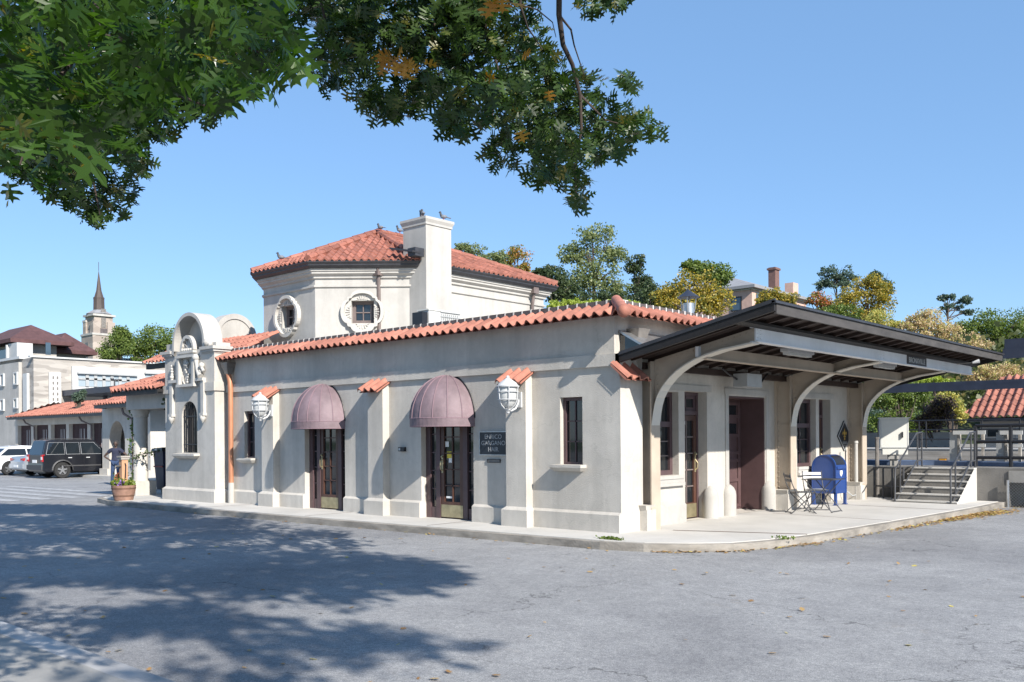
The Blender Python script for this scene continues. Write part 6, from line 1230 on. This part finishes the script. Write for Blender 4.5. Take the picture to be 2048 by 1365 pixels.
# the upper crown: it shades the road in front of the station
G1=[(-80,1008),(170,1012),(330,1016),(400,1030),(500,1040),(470,1058),(620,1070),(590,1085),(720,1095),(700,1108),(850,1125),(930,1150),(890,1165),(880,1182),(740,1188),(650,1203),(600,1198),(500,1198),(410,1196),(440,1220),(400,1238),(350,1256),(240,1270),(200,1308),(100,1296),(-80,1258)]
G2=[(430,1215),(550,1245),(650,1255),(760,1268),(830,1264),(940,1286),(850,1292),(800,1302),(780,1318),(640,1312),(560,1310),(490,1328),(410,1305),(480,1288),(400,1270),(380,1245)]
def proj(p):
    q=Vector(p)-CAM; D=q.dot(dv); h=q.dot(rv)/D*FPX; v=q.dot(uv)/D*FPX; c,s=math.cos(ROLL),math.sin(ROLL); return 1024+h*c-v*s,HY-(h*s+v*c)
from mathutils import noise as mnoise
SH={}
for p in VIS:
    g=p-SUN*((p.z+.13)/SUN.z); SH[(math.floor(g.x/.34),math.floor(g.y/.34))]=SH.get((math.floor(g.x/.34),math.floor(g.y/.34)),0)+1
P=[]; st_=.34; lim=[]
dd=6.0
while dd<26:
    rr=-16.0
    while rr<1:
        p=cw(rr+r_.uniform(-.12,.12),dd+r_.uniform(-.12,.12),-.13); x,y=proj(p)
        if (inpoly(x,y,G1) or inpoly(x,y,G2)) and mnoise.noise(Vector((p.x*.55,p.y*.55,3.1)))<.29 and SH.get((math.floor(p.x/.34),math.floor(p.y/.34)),0)<9:
            k=r_.uniform(8.4,10.2)/SUN.z; c=p+SUN*k
            for i in range(32): P.append(c+Vector((r_.gauss(0,.15),r_.gauss(0,.15),r_.gauss(0,.2))))
            if r_.random()<.05: lim.append(c)
        rr+=st_
    dd+=st_
for i in range(16):      # over the pavement the photographer stands on, with gaps
    p=cw(r_.uniform(-5.5,-1.5),r_.uniform(5.0,6.6),0); 
    if mnoise.noise(Vector((p.x*.9,p.y*.9,1.)))<.12:
        c=p+SUN*(8.5/SUN.z)
        for i in range(40): P.append(c+Vector((r_.gauss(0,.22),r_.gauss(0,.22),r_.gauss(0,.2))))
obj('upper_leaves',cards(P,np.random.default_rng(5).uniform(.16,.25,len(P)),SIMPLE,flat=.5),lf2,oak,fix=False)
b=B(); base=cw(-5,-3.2,-.1); fork=cw(-4.6,-2.6,5.0); hub=cw(1.6,2.0,9.3)
b.tube([base,base.lerp(fork,.5)+rv*.08,fork],[.42,.33,.27],12); obj('trunk',b,M['bark'],oak,60)
b=B(); b.tube([fork,fork.lerp(hub,.5)+uv*.6,hub],[.2,.15,.10],8)
for c in lim[:24]: a=hub; b.tube([a,a.lerp(c,.5)+uv*.5,c],[.04,.025,.012],5)
def branch(pts,r0,r1):
    w_=[at(x,y,d_) for x,y,d_ in pts]; n=len(w_); b.tube(w_,[r0+(r1-r0)*i/(n-1) for i in range(n)],6)
tops=[(1120,-200,9.0),(1050,-150,9.2),(955,-120,9.2),(800,-150,9.2),(600,-200,8.5),(250,-200,7),(150,-200,5)]
for x,y,d_ in tops: e=at(x,y,d_); b.tube([hub,hub.lerp(e,.5)+uv*.5,e],[.09,.06,.03],6)
branch([(1120,-200,9.0),(1118,30,9.2),(1126,90,9.3),(1145,130,9.4),(1160,190,9.5),(1163,260,9.5),(1150,330,9.5),(1152,390,9.5)],.032,.008)
branch([(1118,30,9.2),(1142,60,9.3),(1148,90,9.3),(1168,150,9.4)],.013,.005); branch([(1160,190,9.5),(1210,240,9.6),(1265,255,9.6)],.014,.004)
branch([(1050,-150,9.2),(1040,10,9.2),(1055,55,9.3),(1085,100,9.4)],.018,.005); branch([(1040,10,9.2),(1075,20,9.3),(1105,45,9.3),(1112,75,9.3)],.009,.004)
branch([(955,-120,9.2),(960,0,9.2),(975,70,9.3),(1000,150,9.4),(985,230,9.5),(1010,290,9.5)],.02,.006); branch([(800,-150,9.2),(790,0,9.3),(787,60,9.3),(760,150,9.4)],.018,.006); branch([(860,-100,9.2),(870,60,9.3),(880,170,9.4)],.016,.005)
branch([(600,-200,8.5),(650,40,9.2),(690,130,9.4)],.02,.006); branch([(250,-200,7),(240,150,9),(180,330,9.3),(200,430,9.3)],.03,.006); branch([(150,-200,5),(200,60,4),(330,180,3.9),(430,220,3.9)],.02,.004); branch([(200,60,4),(80,200,3.8),(40,330,3.7)],.012,.004); branch([(330,-100,4.5),(420,60,4),(550,120,3.9)],.014,.004); branch([(75,0,3.4),(82,36,3.4),(120,70,3.5),(135,140,3.6)],.004,.002)
obj('limbs',b,M['twig'],oak,60)
# ------------------------------------------------------------ pigeons
def pigeon(lab,p,rz):
    t=thing('pigeon',lab,'pigeon',tuple(p),rz,'pigeons on the roofs'); b=B(); b.ball((0,0,.105),.07,10,8,.85,1.55,.85); b.add([(-.03,-.09,.10),(.03,-.09,.10),(.04,-.22,.075),(-.04,-.22,.075),(-.03,-.09,.085),(.03,-.09,.085),(.04,-.22,.065),(-.04,-.22,.065)],[(0,1,2,3),(7,6,5,4),(0,3,7,4),(1,5,6,2),(2,6,7,3)])
    obj('body',b,M['pigeon'],t,60,local=True); b=B(); b.tube([(0,.07,.13),(0,.095,.19),(0,.10,.22)],[.045,.032,.03],8); b.ball((0,.105,.225),.036,8,6); b.tube([(0,.135,.222),(0,.165,.215)],[.010,.003],5); obj('head',b,M['pigeond'],t,60,local=True)
    b=B(); 
    for x in(-.025,.025): b.tube([(x,0,.05),(x,.005,.0)],.007,5)
    obj('leg',b,M['redlens'],t,local=True); return t
M['pigeon']=mat('pigeon_grey',(.16,.17,.19),.7,.3,30); M['pigeond']=mat('pigeon_head',(.05,.055,.065),.6)
pigeon('pigeon on the near corner of the chimney top',(-10.75,5.4,8.07),R(60)); pigeon('second pigeon close behind the one on the chimney corner',(-11.0,5.6,8.07),R(200)); pigeon('pigeon near the far edge of the chimney top',(-10.6,6.1,8.07),R(150))
pigeon('pigeon on the hip just right of the roof peak',tuple(R0.lerp(Vector((*E_[2],ZE)),.10)+Vector((0,0,.16))),R(100)); pigeon('pigeon on the roof ridge close to the chimney',(-14.74,8.0,8.63),R(170)); pigeon('pigeon on the lower left hip of the hall roof',tuple(Vector((*E_[0],ZE)).lerp(Vector((*E_[1],ZE)),.42)+Vector((0,.25,.26))),R(140))
# ------------------------------------------------------------ litter
P=[]
def line(pa,pb,n,sd):
    a,c=Vector((*pa,0)),Vector((*pb,0))
    for i in range(n): q=a.lerp(c,r_.random()); P.append((q.x+r_.gauss(0,sd),q.y+r_.gauss(0,sd),-.115))
line((2.2,.1),(2.75,1.7),150,.07); line((2.75,1.8),(2.95,5),70,.06); line((2.9,4.5),(3.2,8.8),420,.10); line((3.0,7.0),(3.35,9.9),900,.16); line((3.1,8.6),(3.5,10.6),350,.2); line((3.3,11.3),(6,11.3),110,.12); line((1.3,-.9),(2.3,-.0),150,.07); line((-16,-1.75),(1,-1.25),70,.06); line((.5,-9.55),(4,-9.5),30,.15)
for i in range(150): q=cw(r_.uniform(-7,6),r_.uniform(6.5,17),-.118); P.append(tuple(q)) if q.y<-1.7 or q.x>3.2 else None
b=cards(P,np.random.default_rng(6).uniform(.035,.085,len(P)),SIMPLE,flat=6.)
tag(obj('fallen_leaves',b,leafmat('dry_leaf',(.24,.13,.05),(.45,.30,.12),(.45,.38,.10),.15,.1,.8),fix=False),kind='stuff')
P=[(r_.gauss(.42,.10),r_.gauss(-.86,.025),.0+r_.random()*.03) for i in range(260)]+[(r_.gauss(2.45,.07),r_.gauss(.95,.06),r_.random()*.05-.02) for i in range(50)]
tag(obj('weeds',cards(P,.035,LV),M['lf_green'],fix=False),kind='stuff')
